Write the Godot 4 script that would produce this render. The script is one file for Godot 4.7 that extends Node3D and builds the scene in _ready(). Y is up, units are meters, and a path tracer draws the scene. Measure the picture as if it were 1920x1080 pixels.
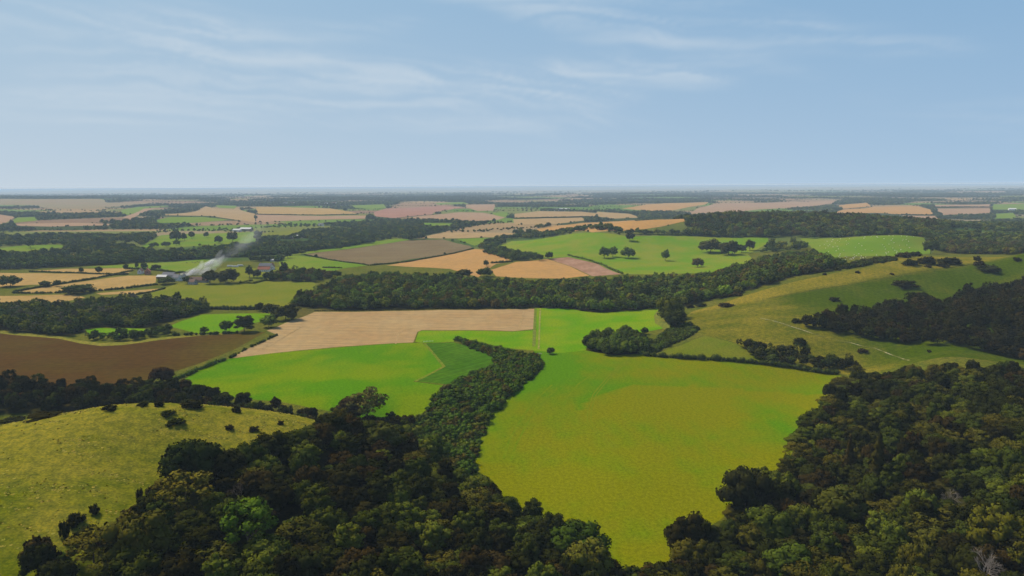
extends Node3D
# Chalk downland seen from the air: metres, x to the east, d = -z northwards from the camera's foot, y up.

var knolls := PackedFloat32Array(KNOLLS)
var rng := RandomNumberGenerator.new()
var noise_a := FastNoiseLite.new()
var noise_b := FastNoiseLite.new()
var cam: Camera3D
var xs := PackedFloat32Array()
var ds := PackedFloat32Array()
var hs := PackedFloat32Array()      # heights of the ground grid
var ns := PackedVector3Array()      # its normals
var woods := []                     # polygons of woodland floor
var fields := []                    # polygons of open fields: no scattered wood grows there
var names := {}
var mats := {}
var level := 0
var crowns := {}
var trunk_mesh: ArrayMesh
var tree_spots := []                # trees of the near woods: the largest become things of their own

# ---------------------------------------------------------------- the land
const BASE := -30.051
const EAST := -0.823
const NORTH := -1.195
const KNOLLS := [-0.4682, 0.9858, 176.755, -0.4224, 1.0006, 2.311, -0.3769, 1.0200, 502.421, -0.3311, 1.0415, 299.061, -0.2840, 1.0601, 500.224, -0.2356, 1.0761, 424.738,
	-0.1918, 1.0942, 251.540, -0.4425, 0.8810, -128.582, -0.4232, 0.8065, 146.489, -0.4100, 0.7577, -87.501, -0.3858, 0.9374, 9.134, -0.3690, 0.8558, 230.207,
	-0.3212, 0.9708, -729.778, -0.3064, 0.8810, -84.620, -0.3658, 0.7824, -270.629, -0.2568, 1.0391, -788.853, -0.2869, 0.7763, 95.726, -0.1611, 0.8065, -55.458,
	-0.1717, 0.9163, 194.728, -0.0743, 0.8416, -89.734, 0.0175, 0.8810, 5.970, 0.0915, 0.9452, -123.022, -0.0378, 1.1053, -391.692, 0.0988, 1.1030, 241.464,
	0.2628, 1.1632, -122.875, 0.0230, 1.4430, 22.556, 0.2005, 1.4663, -26.388, 0.3530, 1.4508, -789.662, 0.1620, 1.2846, 109.511, -0.0063, 1.3173, 136.993,
	-0.1467, 1.2846, -2174.871, -0.0945, 1.4446, -163.904, -0.2131, 1.4663, -15.712, -0.3564, 1.4191, -214.536, -0.0978, 1.5987, 52.643, -0.3067, 1.5333, -94.233,
	-0.5837, 1.5892, -78.364, -0.4639, 1.5490, 135.072, -0.3188, 1.6253, 104.516, -0.4163, 1.4351, -17.612, -0.2265, 1.7579, -26.603, 0.0252, 1.7918, 113.986,
	0.1707, 1.7940, -305.700, 0.1171, 1.6614, -113.834, 0.2127, 1.7405, -10.505, 0.3022, 1.7862, 67.484, 0.3801, 1.8352, 255.092, 0.4713, 1.8769, 665.262,
	0.6017, 1.9071, -1192.938, 0.2929, 1.6227, 211.533, 0.3983, 1.7228, -276.573, 0.4962, 1.7806, -55.134, 0.5883, 1.7579, -1512.811, 0.3233, 1.5333, 563.182,
	0.4361, 1.4663, -671.637, 0.5551, 1.4740, -1729.758, 0.4181, 1.5892, -103.541, 0.1314, 2.0455, 150.909, 0.1919, 2.1041, -206.906, 0.3052, 2.1361, 104.009,
	0.3981, 2.1440, -471.558, 0.5215, 2.2192, -3563.448, 0.5251, 2.2892, -495.110, 0.2585, 2.3857, -1276.986, 0.4064, 2.3482, -887.953, 0.0278, 2.5123, -901.124,
	-0.0134, 2.3979, -237.052, -0.1064, 2.1595, 27.062, -0.2395, 2.1595, 0.365, -0.4016, 2.0711, 99.185, -0.5586, 1.9648, -10.663, -0.6377, 2.1440, -12.898,
	-0.3592, 1.8769, -50.945, -0.4430, 2.2407, -108.745, -0.0896, 2.5903, 81.684, -0.2444, 2.3671, 134.374, -0.5856, 2.3979, 66.876, -0.4203, 2.5442, 12.973,
	0.1336, 2.7932, -231.228, -0.1820, 2.8134, -95.739, -0.4652, 2.9267, 12.734, -0.6117, 3.1355, 32.999, -0.6211, 3.6463, 368.901, -0.2792, 3.3322, 51.733,
	-0.3374, 2.8717, 28.092, -0.0780, 3.1918, -106.899, 0.2097, 3.4965, -11.623, 0.0644, 3.0445, 199.559, 0.4966, 3.3900, -35.976, 0.3537, 3.4761, -26.883,
	0.6367, 3.2189, 27.698, -0.4915, 1.0716, 228.089, -0.4427, 1.0852, -42.101, -0.3941, 1.1030, 206.395, -0.3455, 1.1228, 153.879, -0.2958, 1.1400, 160.081,
	-0.2450, 1.1548, 176.423, -0.1991, 1.1714, 882.693, -0.5144, 1.1569, -708.976, -0.4627, 1.1694, -132.158, -0.4113, 1.1858, -124.075, -0.3599, 1.2040, -830.417,
	-0.3077, 1.2198, -765.351, -0.2546, 1.2335, 228.360, -0.2066, 1.2489, -2282.209, -0.3585, 1.2622, 1300.983, -0.5455, 1.2993, 195.007, -0.1636, 1.2993, 3290.531,
	-0.8333, 1.1632, 39.473, -0.8919, 0.9029, 42.076, -0.7143, 0.3365, -24.895, 0.4762, 0.3365, -3.254, 0.8125, 0.7577, -6.993, 0.5263, 0.9295, 135.549,
	0.4444, 1.0986, 22.791, 0.5417, 1.1632, 53.052, 0.6364, 1.2993, -21.566, 0.9333, 1.0986, 0.930, 0.4762, 1.4351, 1667.158, 0.5634, 1.5546, 1232.995,
	0.7042, 1.5546, 98.913, 0.3562, 0.8893, -111.218, 0.5161, 0.7259, -27.269, 0.0000, 0.5878, 130.376, 0.6316, 1.8458, 1952.366, 0.7895, 1.8458, 34.562,
	0.5391, 2.0369, 101.105, 0.5000, 2.2336, 4589.754, 0.2857, 2.4567, 686.155, 0.1429, 2.4567, 1526.211, 0.4000, 2.4567, 899.838, 0.2326, 2.6626, -190.591,
	0.4186, 2.6626, -332.750, 0.0000, 2.7081, 288.431, -0.6047, 2.6626, -58.534, -0.8571, 1.9459, 1.446, -0.9333, 1.6094, -13.299, 1.2000, 1.6094, -25.534,
	-0.5825, 3.5361, -355.818, 0.0000, 3.7136, -13.194, 0.4878, 3.7136, 78.427, 0.8130, 3.7136, -16.742, -0.6584, 4.3944, -50.966, 0.0000, 4.3944, -19.583,
	0.6584, 4.3944, -6.502, -0.6633, 5.3033, 24.283, 0.0000, 5.3033, -21.596, 0.6633, 5.3033, 29.944, 0.0000, 5.7071, 9.327, -0.7752, 5.7071, -10.766,
	0.7752, 5.7071, -10.200]
const NEAR_CLEAR := [[-109, 232, 8.6], [-99, 234, 5.8], [-76, 192, 6.2], [-100, 207, 6.9], [-100, 179, 6.6], [23, 210, 6.5], [22, 230, 9.1], [61, 237, 6.2], [93, 270, 9.0], [92, 239, 6.7], [88, 212, 6.3], [122, 253, 7.5], [151, 208, 6.4], [148, 275, 4.8], [145, 294, 3.5], [-82, 388, 10.1], [-55, 294, 7.9], [-38, 312, 6.8], [-93, 389, 6.9], [135, 190, 6.5], [129, 182, 5.0], [-88, 219, 4.5], [159, 245, 5.0]]
const PITCH := -0.14194
const ROLL := -0.00524
const EXPOSURE := 4.200
const SKY := 0.2381

func height(x: float, d: float) -> float:
	var q := maxf(d, 40.0) + 150.0
	var u := x / q
	var v := log(q / 150.0)
	var h := BASE + EAST * u + NORTH * v
	for i in knolls.size() / 3:
		var a := u - knolls[i * 3]
		var b := v - knolls[i * 3 + 1]
		var r := a * a + b * b
		h += 0.5 * knolls[i * 3 + 2] * r * log(r + 1e-9)
	var k := smoothstep(900.0, 3500.0, d)
	h += 0.35 * sin(x * .071 + d * .043) * sin(d * .059 - x * .027) + k * 5.0 * sin(x * .0041 + 1.3) * sin(d * .0033 + x * .0012)
	h += smoothstep(16000.0, 30000.0, d) * 38.0 * sin(x * .00021 + 1.0) * sin(d * .00019 + x * .00007)
	return h + smoothstep(4000.0, 15000.0, d) * 9.0 * sin(x * .0011 + .4) * sin(d * .0008)

func in_view(x: float, d: float) -> bool:
	return absf(x) < d * 0.95 + 170.0

func make_grid() -> void:
	var d := 40.0
	var step := 5.0
	while d < 92000.0:
		ds.append(d)
		if d > 640.0: step *= 1.025
		d += step
	var right := PackedFloat32Array()
	var x := 0.0
	step = 5.0
	while x < 80000.0:
		right.append(x)
		if x > 450.0: step *= 1.035
		x += step
	for i in range(right.size() - 1, 0, -1): xs.append(-right[i])
	xs.append_array(right)
	var nx := xs.size()
	hs.resize(nx * ds.size())
	ns.resize(hs.size())
	for j in ds.size():
		for i in nx:
			if in_view(xs[i], ds[j] + ds[j] * .05 + 60.0): hs[j * nx + i] = height(xs[i], ds[j])
	for j in ds.size():
		for i in nx:
			var i0 := maxi(i - 1, 0)
			var i1 := mini(i + 1, nx - 1)
			var j0 := maxi(j - 1, 0)
			var j1 := mini(j + 1, ds.size() - 1)
			var gx := (hs[j * nx + i1] - hs[j * nx + i0]) / (xs[i1] - xs[i0])
			var gd := (hs[j1 * nx + i] - hs[j0 * nx + i]) / (ds[j1] - ds[j0])
			ns[j * nx + i] = Vector3(-gx, 1, gd).normalized()

func cell(x: float, d: float) -> Vector2i:
	return Vector2i(clampi(xs.bsearch(x, false) - 1, 0, xs.size() - 2), clampi(ds.bsearch(d, false) - 1, 0, ds.size() - 2))

func ground(x: float, d: float) -> float:
	var c := cell(x, d)
	var nx := xs.size()
	var fx := (x - xs[c.x]) / (xs[c.x + 1] - xs[c.x])
	var fd := (d - ds[c.y]) / (ds[c.y + 1] - ds[c.y])
	var k := c.y * nx + c.x
	var ha := hs[k]
	var hb := hs[k + 1]
	var hc := hs[k + nx + 1]
	var he := hs[k + nx]
	if fx >= fd: return ha + fx * (hb - ha) + fd * (hc - hb)
	return ha + fd * (he - ha) + fx * (hc - he)

func slope(x: float, d: float) -> Vector3:
	var c := cell(x, d)
	var nx := xs.size()
	var k := c.y * nx + c.x
	var fx := clampf((x - xs[c.x]) / (xs[c.x + 1] - xs[c.x]), 0, 1)
	var fd := clampf((d - ds[c.y]) / (ds[c.y + 1] - ds[c.y]), 0, 1)
	return ns[k].lerp(ns[k + 1], fx).lerp(ns[k + nx].lerp(ns[k + nx + 1], fx), fd).normalized()

func on(x: float, d: float, up := 0.0) -> Vector3:
	return Vector3(x, ground(x, d) + up, -d)

func pts(a: Array) -> PackedVector2Array:
	var p := PackedVector2Array()
	for i in a.size() / 2: p.append(Vector2(a[i * 2], a[i * 2 + 1]))
	return p

func box_of(p: PackedVector2Array) -> Rect2:
	var r := Rect2(p[0], Vector2.ZERO)
	for q in p: r = r.expand(q)
	return r

func within(list: Array, q: Vector2) -> bool:
	for f in list:
		if f[1].has_point(q) and Geometry2D.is_point_in_polygon(q, f[0]): return true
	return false

# ---------------------------------------------------------------- naming
func numbered(called: String) -> String:
	if not names.has(called):
		names[called] = 0
		return called
	names[called] += 1
	return "%s_%03d" % [called, names[called]]

func tag(o: Node3D, label := "", category := "", group := "", kind := "") -> Node3D:
	if label: o.set_meta("label", label)
	if category: o.set_meta("category", category)
	if group: o.set_meta("group", group)
	if kind: o.set_meta("kind", kind)
	return o

func part(called: String, mesh: Mesh, m: Material, parent: Node3D) -> MeshInstance3D:
	var o := MeshInstance3D.new()
	o.name = called
	o.mesh = mesh
	o.material_override = m
	parent.add_child(o, true)
	return o

func thing(called: String, at: Vector3, turn := 0.0) -> Node3D:
	var o := Node3D.new()
	o.name = numbered(called)
	add_child(o, true)
	o.position = at
	o.rotation.y = turn
	return o

func single(called: String, mesh: Mesh, m: Material) -> MeshInstance3D:
	return part(numbered(called), mesh, m, self)

# ---------------------------------------------------------------- materials
func lin(r: float, g: float, b: float) -> Color:
	return Color(r, g, b)

func leafy(c: Color) -> StandardMaterial3D:
	var m := StandardMaterial3D.new()
	m.albedo_color = c.linear_to_srgb()
	m.vertex_color_use_as_albedo = true
	m.roughness = 0.75
	m.metallic_specular = 0.0
	m.cull_mode = BaseMaterial3D.CULL_DISABLED
	return m

func plain(c: Color, rough := 0.85) -> StandardMaterial3D:
	var m := StandardMaterial3D.new()
	m.albedo_color = c.linear_to_srgb()
	m.roughness = rough
	m.metallic_specular = 0.3
	m.cull_mode = BaseMaterial3D.CULL_DISABLED
	return m

func seamless(sd: int, freq: float, n: int, octaves := 4) -> PackedByteArray:
	var f := FastNoiseLite.new()
	f.seed = sd
	f.frequency = freq
	f.fractal_octaves = octaves
	var im := f.get_seamless_image(n, n)
	im.convert(Image.FORMAT_L8)
	return im.get_data()

# grain: value 0.8 on average, times 1.25 in the vertex colours
func grain_texture(sd: int, coarse: float, amount: float, stripes := 0.0, warm := 0.0, white := 0.3) -> ImageTexture:
	var n := 512
	var a := seamless(sd, coarse, n)
	var b := seamless(sd + 1, 0.09, n, 3)
	var rows := PackedFloat32Array()
	rows.resize(n)
	rng.seed = sd
	for j in n: rows[j] = rng.randf() - .5
	for pass_ in 2:
		var old := rows.duplicate()
		for j in n: rows[j] = old[j] * .5 + old[(j + 1) % n] * .25 + old[(j + n - 1) % n] * .25
	var im := Image.create(n, n, false, Image.FORMAT_RGB8)
	for j in n:
		for i in n:
			var k := j * n + i
			var t := (a[k] / 255.0 - .5) * 1.3 + (b[k] / 255.0 - .5) * .8 + (rng.randf() - .5) * white
			var w := clampf(a[k] / 127.5 - 1.0 + (rng.randf() - .5) * .4, -1, 1) * warm
			var v := 0.8 + amount * t + stripes * rows[j]
			im.set_pixel(i, j, Color(clampf(v * (1 + w), 0, 1), clampf(v * (1 + w * .4), 0, 1), clampf(v * (1 - w * .5), 0, 1)).linear_to_srgb())
	return ImageTexture.create_from_image(im)

func soil(called: String, tex: ImageTexture, fine: ImageTexture, tile: float, fine_tile: float) -> void:
	var m := StandardMaterial3D.new()
	m.albedo_texture = tex
	m.uv1_scale = Vector3(1.0 / tile, 1.0 / tile, 1)
	m.vertex_color_use_as_albedo = true
	m.roughness = 0.95
	m.metallic_specular = 0.0
	m.cull_mode = BaseMaterial3D.CULL_DISABLED
	if fine:
		m.detail_enabled = true
		m.detail_blend_mode = BaseMaterial3D.BLEND_MODE_MUL
		m.detail_albedo = fine
		m.detail_uv_layer = BaseMaterial3D.DETAIL_UV_2
		m.uv2_scale = Vector3(1.0 / fine_tile, 1.0 / fine_tile, 1)
	mats[called] = m

# ---------------------------------------------------------------- ground sheets
func tone(base: Color, other: Color, freq: float, hard := 1.0) -> Callable:
	return func(x: float, d: float) -> Color:
		var t := noise_a.get_noise_2d(x * freq, d * freq) * .9 + noise_b.get_noise_2d(x * freq * 3.1, d * freq * 3.1) * .5
		return base.lerp(other, clampf(.5 + t * hard, 0, 1))

func sheet(called: String, label: String, p: PackedVector2Array, m: Material, col: Callable, angle := 0.0, open := true, lift := 0.0) -> MeshInstance3D:
	level += 1
	var r := box_of(p)
	if open: fields.append([p, r])
	var c0 := cell(r.position.x, r.position.y)
	var c1 := cell(r.end.x, r.end.y)
	var v := PackedVector3Array()
	var n := PackedVector3Array()
	var uv := PackedVector2Array()
	var uv2 := PackedVector2Array()
	var cl := PackedColorArray()
	var ca := cos(angle)
	var sa := sin(angle)
	for j in range(c0.y, c1.y + 1):
		for i in range(c0.x, c1.x + 1):
			var qa := Vector2(xs[i], ds[j])
			var qb := Vector2(xs[i + 1], ds[j])
			var qc := Vector2(xs[i + 1], ds[j + 1])
			var qe := Vector2(xs[i], ds[j + 1])
			var cellbox := Rect2(qa, qc - qa)
			var crossed := false
			for k in p.size():
				var e0 := p[k]
				var e1 := p[(k + 1) % p.size()]
				if maxf(e0.x, e1.x) >= qa.x and minf(e0.x, e1.x) <= qc.x and maxf(e0.y, e1.y) >= qa.y and minf(e0.y, e1.y) <= qc.y:
					crossed = true
					break
			var add := []
			if not crossed:
				if Geometry2D.is_point_in_polygon(qa, p): add = [qa, qb, qc, qa, qc, qe]
			else:
				for tri in [PackedVector2Array([qa, qb, qc]), PackedVector2Array([qa, qc, qe])]:
					for piece in Geometry2D.intersect_polygons(tri, p):
						if piece.size() < 3: continue
						var ix := Geometry2D.triangulate_polygon(piece)
						for k in ix: add.append(piece[k])
			for q in add:
				var up: float = lift + (0.0012 * level + 0.015) * (1.0 + q.y / 800.0)
				v.append(Vector3(q.x, ground(q.x, q.y) + up, -q.y))
				n.append(slope(q.x, q.y))
				uv.append(Vector2(q.x * ca + q.y * sa, -q.x * sa + q.y * ca))
				uv2.append(uv[-1])
				cl.append((col.call(q.x, q.y) as Color) * 1.25)
	if v.is_empty(): return null
	# front faces run clockwise seen from above
	for k in v.size() / 3:
		var a := v[k * 3]
		var b := v[k * 3 + 1]
		var c := v[k * 3 + 2]
		if (b - a).cross(c - a).y > 0:
			var t3 := v[k * 3 + 1]
			v[k * 3 + 1] = v[k * 3 + 2]
			v[k * 3 + 2] = t3
			t3 = n[k * 3 + 1]
			n[k * 3 + 1] = n[k * 3 + 2]
			n[k * 3 + 2] = t3
			var t2 := uv[k * 3 + 1]
			uv[k * 3 + 1] = uv[k * 3 + 2]
			uv[k * 3 + 2] = t2
			t2 = uv2[k * 3 + 1]
			uv2[k * 3 + 1] = uv2[k * 3 + 2]
			uv2[k * 3 + 2] = t2
			var tc := cl[k * 3 + 1]
			cl[k * 3 + 1] = cl[k * 3 + 2]
			cl[k * 3 + 2] = tc
	var arrays := []
	arrays.resize(Mesh.ARRAY_MAX)
	arrays[Mesh.ARRAY_VERTEX] = v
	arrays[Mesh.ARRAY_NORMAL] = n
	arrays[Mesh.ARRAY_TEX_UV] = uv
	arrays[Mesh.ARRAY_TEX_UV2] = uv2
	arrays[Mesh.ARRAY_COLOR] = cl
	var me := ArrayMesh.new()
	me.add_surface_from_arrays(Mesh.PRIMITIVE_TRIANGLES, arrays)
	var o := single(called, me, m)
	tag(o, label, "", "", "structure")
	return o

func ribbon(line: PackedVector2Array, width: float) -> PackedVector2Array:
	var a := PackedVector2Array()
	var b := PackedVector2Array()
	for i in line.size():
		var t := (line[mini(i + 1, line.size() - 1)] - line[maxi(i - 1, 0)]).normalized()
		var w := width * .5 * rng.randf_range(.75, 1.25)
		a.append(line[i] + Vector2(-t.y, t.x) * w)
		b.append(line[i] - Vector2(-t.y, t.x) * w)
	b.reverse()
	a.append_array(b)
	return a

func make_ground() -> void:
	var nx := xs.size()
	var v := PackedVector3Array()
	var n := PackedVector3Array()
	var uv := PackedVector2Array()
	var cl := PackedColorArray()
	var at := PackedInt32Array()
	at.resize(hs.size())
	at.fill(-1)
	var grass := tone(lin(.075, .09, .010), lin(.115, .11, .016), .02)
	var litter := tone(lin(.022, .02, .007), lin(.035, .034, .008), .05)
	var farm := tone(lin(.05, .085, .016), lin(.12, .13, .03), .002, 1.6)
	for j in ds.size():
		for i in nx:
			if not in_view(xs[i], ds[j]): continue
			at[j * nx + i] = v.size()
			v.append(Vector3(xs[i], hs[j * nx + i], -ds[j]))
			n.append(ns[j * nx + i])
			uv.append(Vector2(xs[i], ds[j]))
			var c: Color
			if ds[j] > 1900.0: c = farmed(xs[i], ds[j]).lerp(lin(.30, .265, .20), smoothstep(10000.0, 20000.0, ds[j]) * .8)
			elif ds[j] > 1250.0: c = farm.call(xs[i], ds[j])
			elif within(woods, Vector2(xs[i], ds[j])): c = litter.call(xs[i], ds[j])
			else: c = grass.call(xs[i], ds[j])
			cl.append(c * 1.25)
	var ix := PackedInt32Array()
	for j in ds.size() - 1:
		for i in nx - 1:
			var a := at[j * nx + i]
			var b := at[j * nx + i + 1]
			var c := at[(j + 1) * nx + i + 1]
			var e := at[(j + 1) * nx + i]
			if a < 0 or b < 0 or c < 0 or e < 0: continue
			ix.append_array(PackedInt32Array([a, c, b, a, e, c]))
	var arrays := []
	arrays.resize(Mesh.ARRAY_MAX)
	arrays[Mesh.ARRAY_VERTEX] = v
	arrays[Mesh.ARRAY_NORMAL] = n
	arrays[Mesh.ARRAY_TEX_UV] = uv
	arrays[Mesh.ARRAY_TEX_UV2] = uv
	arrays[Mesh.ARRAY_COLOR] = cl
	arrays[Mesh.ARRAY_INDEX] = ix
	var me := ArrayMesh.new()
	me.add_surface_from_arrays(Mesh.PRIMITIVE_TRIANGLES, arrays)
	tag(single("ground", me, mats.rough), "rolling downland ground reaching to the horizon", "", "", "structure")

# ---------------------------------------------------------------- foliage
class Leaves:
	var v := PackedVector3Array()
	var n := PackedVector3Array()
	var c := PackedColorArray()
	var ix := PackedInt32Array()
	func leaf(p: Vector3, face: Vector3, shade: Vector3, size: float, spin: float, col: Color) -> void:
		var t := face.cross(Vector3(cos(spin), sin(spin * 1.7), sin(spin))).normalized()
		var b := face.cross(t)
		var k := v.size()
		v.append_array(PackedVector3Array([p + t * size * .62, p + b * size * .42, p - t * size * .62 - face * size * .12, p - b * size * .42]))
		for i in 4:
			n.append(shade)
			c.append(col)
		ix.append_array(PackedInt32Array([k, k + 2, k + 1, k, k + 3, k + 2]))
	func blob(p: Vector3, r: Vector3, col: Color) -> void:
		var k := v.size()
		var g := 1.618034
		for q in [Vector3(-1, g, 0), Vector3(1, g, 0), Vector3(-1, -g, 0), Vector3(1, -g, 0), Vector3(0, -1, g), Vector3(0, 1, g), Vector3(0, -1, -g), Vector3(0, 1, -g), Vector3(g, 0, -1), Vector3(g, 0, 1), Vector3(-g, 0, -1), Vector3(-g, 0, 1)]:
			var u: Vector3 = q.normalized()
			v.append(p + u * r)
			n.append(u)
			c.append(col)
		for i in [0, 5, 11, 0, 1, 5, 0, 7, 1, 0, 10, 7, 0, 11, 10, 1, 9, 5, 5, 4, 11, 11, 2, 10, 10, 6, 7, 7, 8, 1, 3, 4, 9, 3, 2, 4, 3, 6, 2, 3, 8, 6, 3, 9, 8, 4, 5, 9, 2, 11, 4, 6, 10, 2, 8, 7, 6, 9, 1, 8]:
			ix.append(k + i)
	func mesh() -> ArrayMesh:
		var a := []
		a.resize(Mesh.ARRAY_MAX)
		a[Mesh.ARRAY_VERTEX] = v
		a[Mesh.ARRAY_NORMAL] = n
		a[Mesh.ARRAY_COLOR] = c
		a[Mesh.ARRAY_INDEX] = ix
		var m := ArrayMesh.new()
		m.add_surface_from_arrays(Mesh.PRIMITIVE_TRIANGLES, a)
		return m

func ball() -> Vector3:
	var y := rng.randf_range(-1, 1)
	var a := rng.randf() * TAU
	var s := sqrt(1 - y * y)
	return Vector3(s * cos(a), y, s * sin(a))

# one crown of leaf clumps on lobes; kind: round, tall, spread, bush, airy
func crown(sd: int, kind: String, leaves: int, size: float) -> ArrayMesh:
	rng.seed = sd
	var L := Leaves.new()
	var R := 5.5
	var lobes := []
	var count := 19
	var base := 1.7
	var high := 12.0
	if kind == "tall": R = 4.4; high = 15.0; count = 20
	if kind == "spread": R = 6.6; high = 10.5; count = 21; base = 1.4
	if kind == "bush": R = 2.2; high = 2.8; count = 9; base = -.3
	if kind == "airy": R = 4.6; high = 13.5; count = 18; base = 3.0
	if kind == "copse": R = 13.0; high = 13.0; count = 22; base = 2.0
	var mid := base + (high - base) * .39
	var half := (high - base) * .5
	for i in count:
		var t := (i + .5) / count
		var y := lerpf(-.55, .95, t)
		var s := sqrt(maxf(0, 1 - y * y))
		var a := i * 2.39996 + rng.randf() * .9
		var r := R * rng.randf_range(.21, .40)
		if kind == "copse": r = R * rng.randf_range(.2, .32)
		if kind == "bush": r *= 1.2
		if kind == "airy": r *= .85
		var k := rng.randf_range(.55, .88)
		lobes.append([Vector3(cos(a) * s * R * k, mid + y * half * k * 1.05, sin(a) * s * R * k), r, rng.randf_range(.72, 1.28), rng.randf_range(-.12, .12)])
	if kind != "airy" and kind != "copse": lobes.append([Vector3(0, mid, 0), minf(R, half) * .8, 1.0, 0.0])
	var total := 0.0
	for l in lobes: total += l[1] * l[1]
	for l in lobes:
		var want := int(leaves * l[1] * l[1] / total)
		for q in want:
			var u := ball()
			if u.y < -.3 and rng.randf() < .75: continue
			var p: Vector3 = l[0] + u * Vector3(1, .88, 1) * l[1] * rng.randf_range(.86, 1.1)
			var hidden := false
			for o in lobes:
				if o != l and p.distance_to(o[0]) < o[1] * .74:
					hidden = true
					break
			if hidden: continue
			var out := (p - Vector3(0, mid - half * .5, 0)).normalized()
			var face := (u + ball() * .85).normalized()
			var f: float = l[2] * rng.randf_range(.66, 1.34)
			var warm: float = l[3] + rng.randf_range(-.1, .1)
			L.leaf(p, face, (u * .55 + out * .35 + face * .45).normalized(), size * rng.randf_range(.7, 1.35), rng.randf() * TAU, Color(f * (1 + warm), f, f * (1 - warm)))
		if kind != "airy": L.blob(l[0], Vector3(1, .86, 1) * l[1] * .82, Color(l[2], l[2], l[2]))
		elif rng.randf() < .7: L.blob(l[0], Vector3(1, .8, 1) * l[1] * .55, Color(l[2], l[2], l[2]))
	return L.mesh()

func conifer(sd: int, leaves: int, size: float) -> ArrayMesh:
	rng.seed = sd
	var L := Leaves.new()
	for k in leaves:
		var t := pow(rng.randf(), .6)
		var y := lerpf(15.5, 1.4, t)
		var r := (.25 + 3.5 * t) * (.72 + .28 * sin(t * 38.0)) * rng.randf_range(.8, 1.05)
		var a := rng.randf() * TAU
		r *= 1 + .18 * sin(a * 5 + t * 9)
		var u := Vector3(cos(a), .35, sin(a)).normalized()
		var f := rng.randf_range(.65, 1.35)
		L.leaf(Vector3(cos(a) * r, y - r * .25, sin(a) * r), (u + ball() * .8).normalized(), (u + ball() * .3).normalized(), size * rng.randf_range(.7, 1.3), rng.randf() * TAU, Color(f, f, f))
	for k in 9:
		var t := (k + .5) / 9.0
		L.blob(Vector3(0, lerpf(14, 2.2, t), 0), Vector3(.3 + 2.3 * t, 1.4, .3 + 2.3 * t), Color.WHITE)
	return L.mesh()

func tube(st: SurfaceTool, a: Vector3, b: Vector3, ra: float, rb: float, sides := 6) -> void:
	var t := (b - a).normalized()
	var u := t.cross(Vector3(.31, .2, .93)).normalized()
	var w := t.cross(u)
	for i in sides:
		var p := TAU * i / sides
		var q := TAU * (i + 1) / sides
		var up := u * cos(p) + w * sin(p)
		var uq := u * cos(q) + w * sin(q)
		for e in [[a + up * ra, up], [b + up * rb, up], [b + uq * rb, uq], [a + up * ra, up], [b + uq * rb, uq], [a + uq * ra, uq]]:
			st.set_normal(e[1])
			st.add_vertex(e[0])

func branches(st: SurfaceTool, p: Vector3, dir: Vector3, length: float, r: float, depth: int) -> void:
	var e := p + dir * length
	tube(st, p, e, r, r * .62, 6 if depth > 2 else 4)
	if depth == 0: return
	for k in 3 if depth > 1 else 4:
		var nd := (dir + ball() * .75 + Vector3.UP * .12).normalized()
		branches(st, p.lerp(e, rng.randf_range(.55, 1.0)), nd, length * rng.randf_range(.58, .82), r * .58, depth - 1)

func trunk(sd: int, tall: float) -> ArrayMesh:
	rng.seed = sd
	var st := SurfaceTool.new()
	st.begin(Mesh.PRIMITIVE_TRIANGLES)
	tube(st, Vector3(0, -1.2, 0), Vector3(0, .6, 0), .55, .34, 8)
	tube(st, Vector3(0, .6, 0), Vector3(.1, tall * .55, .1), .34, .22, 8)
	for k in 5:
		var a := k * 1.3
		tube(st, Vector3(.1, tall * (.3 + .05 * k), .1), Vector3(cos(a) * 2.6, tall * (.5 + .07 * k), sin(a) * 2.6), .16, .05, 5)
	return st.commit()

func bare_tree(sd: int) -> ArrayMesh:
	rng.seed = sd
	var st := SurfaceTool.new()
	st.begin(Mesh.PRIMITIVE_TRIANGLES)
	tube(st, Vector3(0, -1, 0), Vector3(0, 3, 0), .4, .28, 8)
	for k in 4: branches(st, Vector3(0, 2.4 + k * .35, 0), (Vector3.UP + ball() * .6).normalized(), 3.4, .2, 4)
	return st.commit()

func make_foliage() -> void:
	for k in 4: crowns["round%d" % k] = crown(100 + k, "round", 3400, .58)
	for k in 3: crowns["spread%d" % k] = crown(120 + k, "spread", 3900, .58)
	for k in 3: crowns["tall%d" % k] = crown(140 + k, "tall", 3500, .56)
	for k in 2: crowns["airy%d" % k] = crown(160 + k, "airy", 2100, .48)
	for k in 3: crowns["bush%d" % k] = crown(180 + k, "bush", 520, .36)
	for k in 2: crowns["conifer%d" % k] = conifer(200 + k, 2000, .7)
	for k in 5: crowns["mid%d" % k] = crown(220 + k, ["round", "spread", "tall", "round", "spread"][k], 800, .98)
	for k in 2: crowns["midairy%d" % k] = crown(230 + k, "airy", 420, .8)
	for k in 2: crowns["midconifer%d" % k] = conifer(235 + k, 420, 1.3)
	for k in 4: crowns["far%d" % k] = crown(240 + k, ["round", "spread", "round", "spread"][k], 170, 1.9)
	for k in 3: crowns["copse%d" % k] = crown(260 + k, "copse", 260, 3.2)
	trunk_mesh = trunk(300, 10.0)

# many copies of one kind as one object: nobody could count them
func mass(called: String, mesh: Mesh, where: Array, tints: PackedColorArray, m: Material, parent: Node3D) -> MultiMeshInstance3D:
	var mm := MultiMesh.new()
	mm.transform_format = MultiMesh.TRANSFORM_3D
	mm.use_colors = true
	mm.mesh = mesh
	mm.instance_count = where.size()
	for i in where.size():
		mm.set_instance_transform(i, where[i])
		mm.set_instance_color(i, tints[i])
	var o := MultiMeshInstance3D.new()
	o.name = called if parent != self else numbered(called)
	o.multimesh = mm
	o.material_override = m
	tag(o, "", "", "", "stuff")
	parent.add_child(o, true)
	return o

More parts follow.
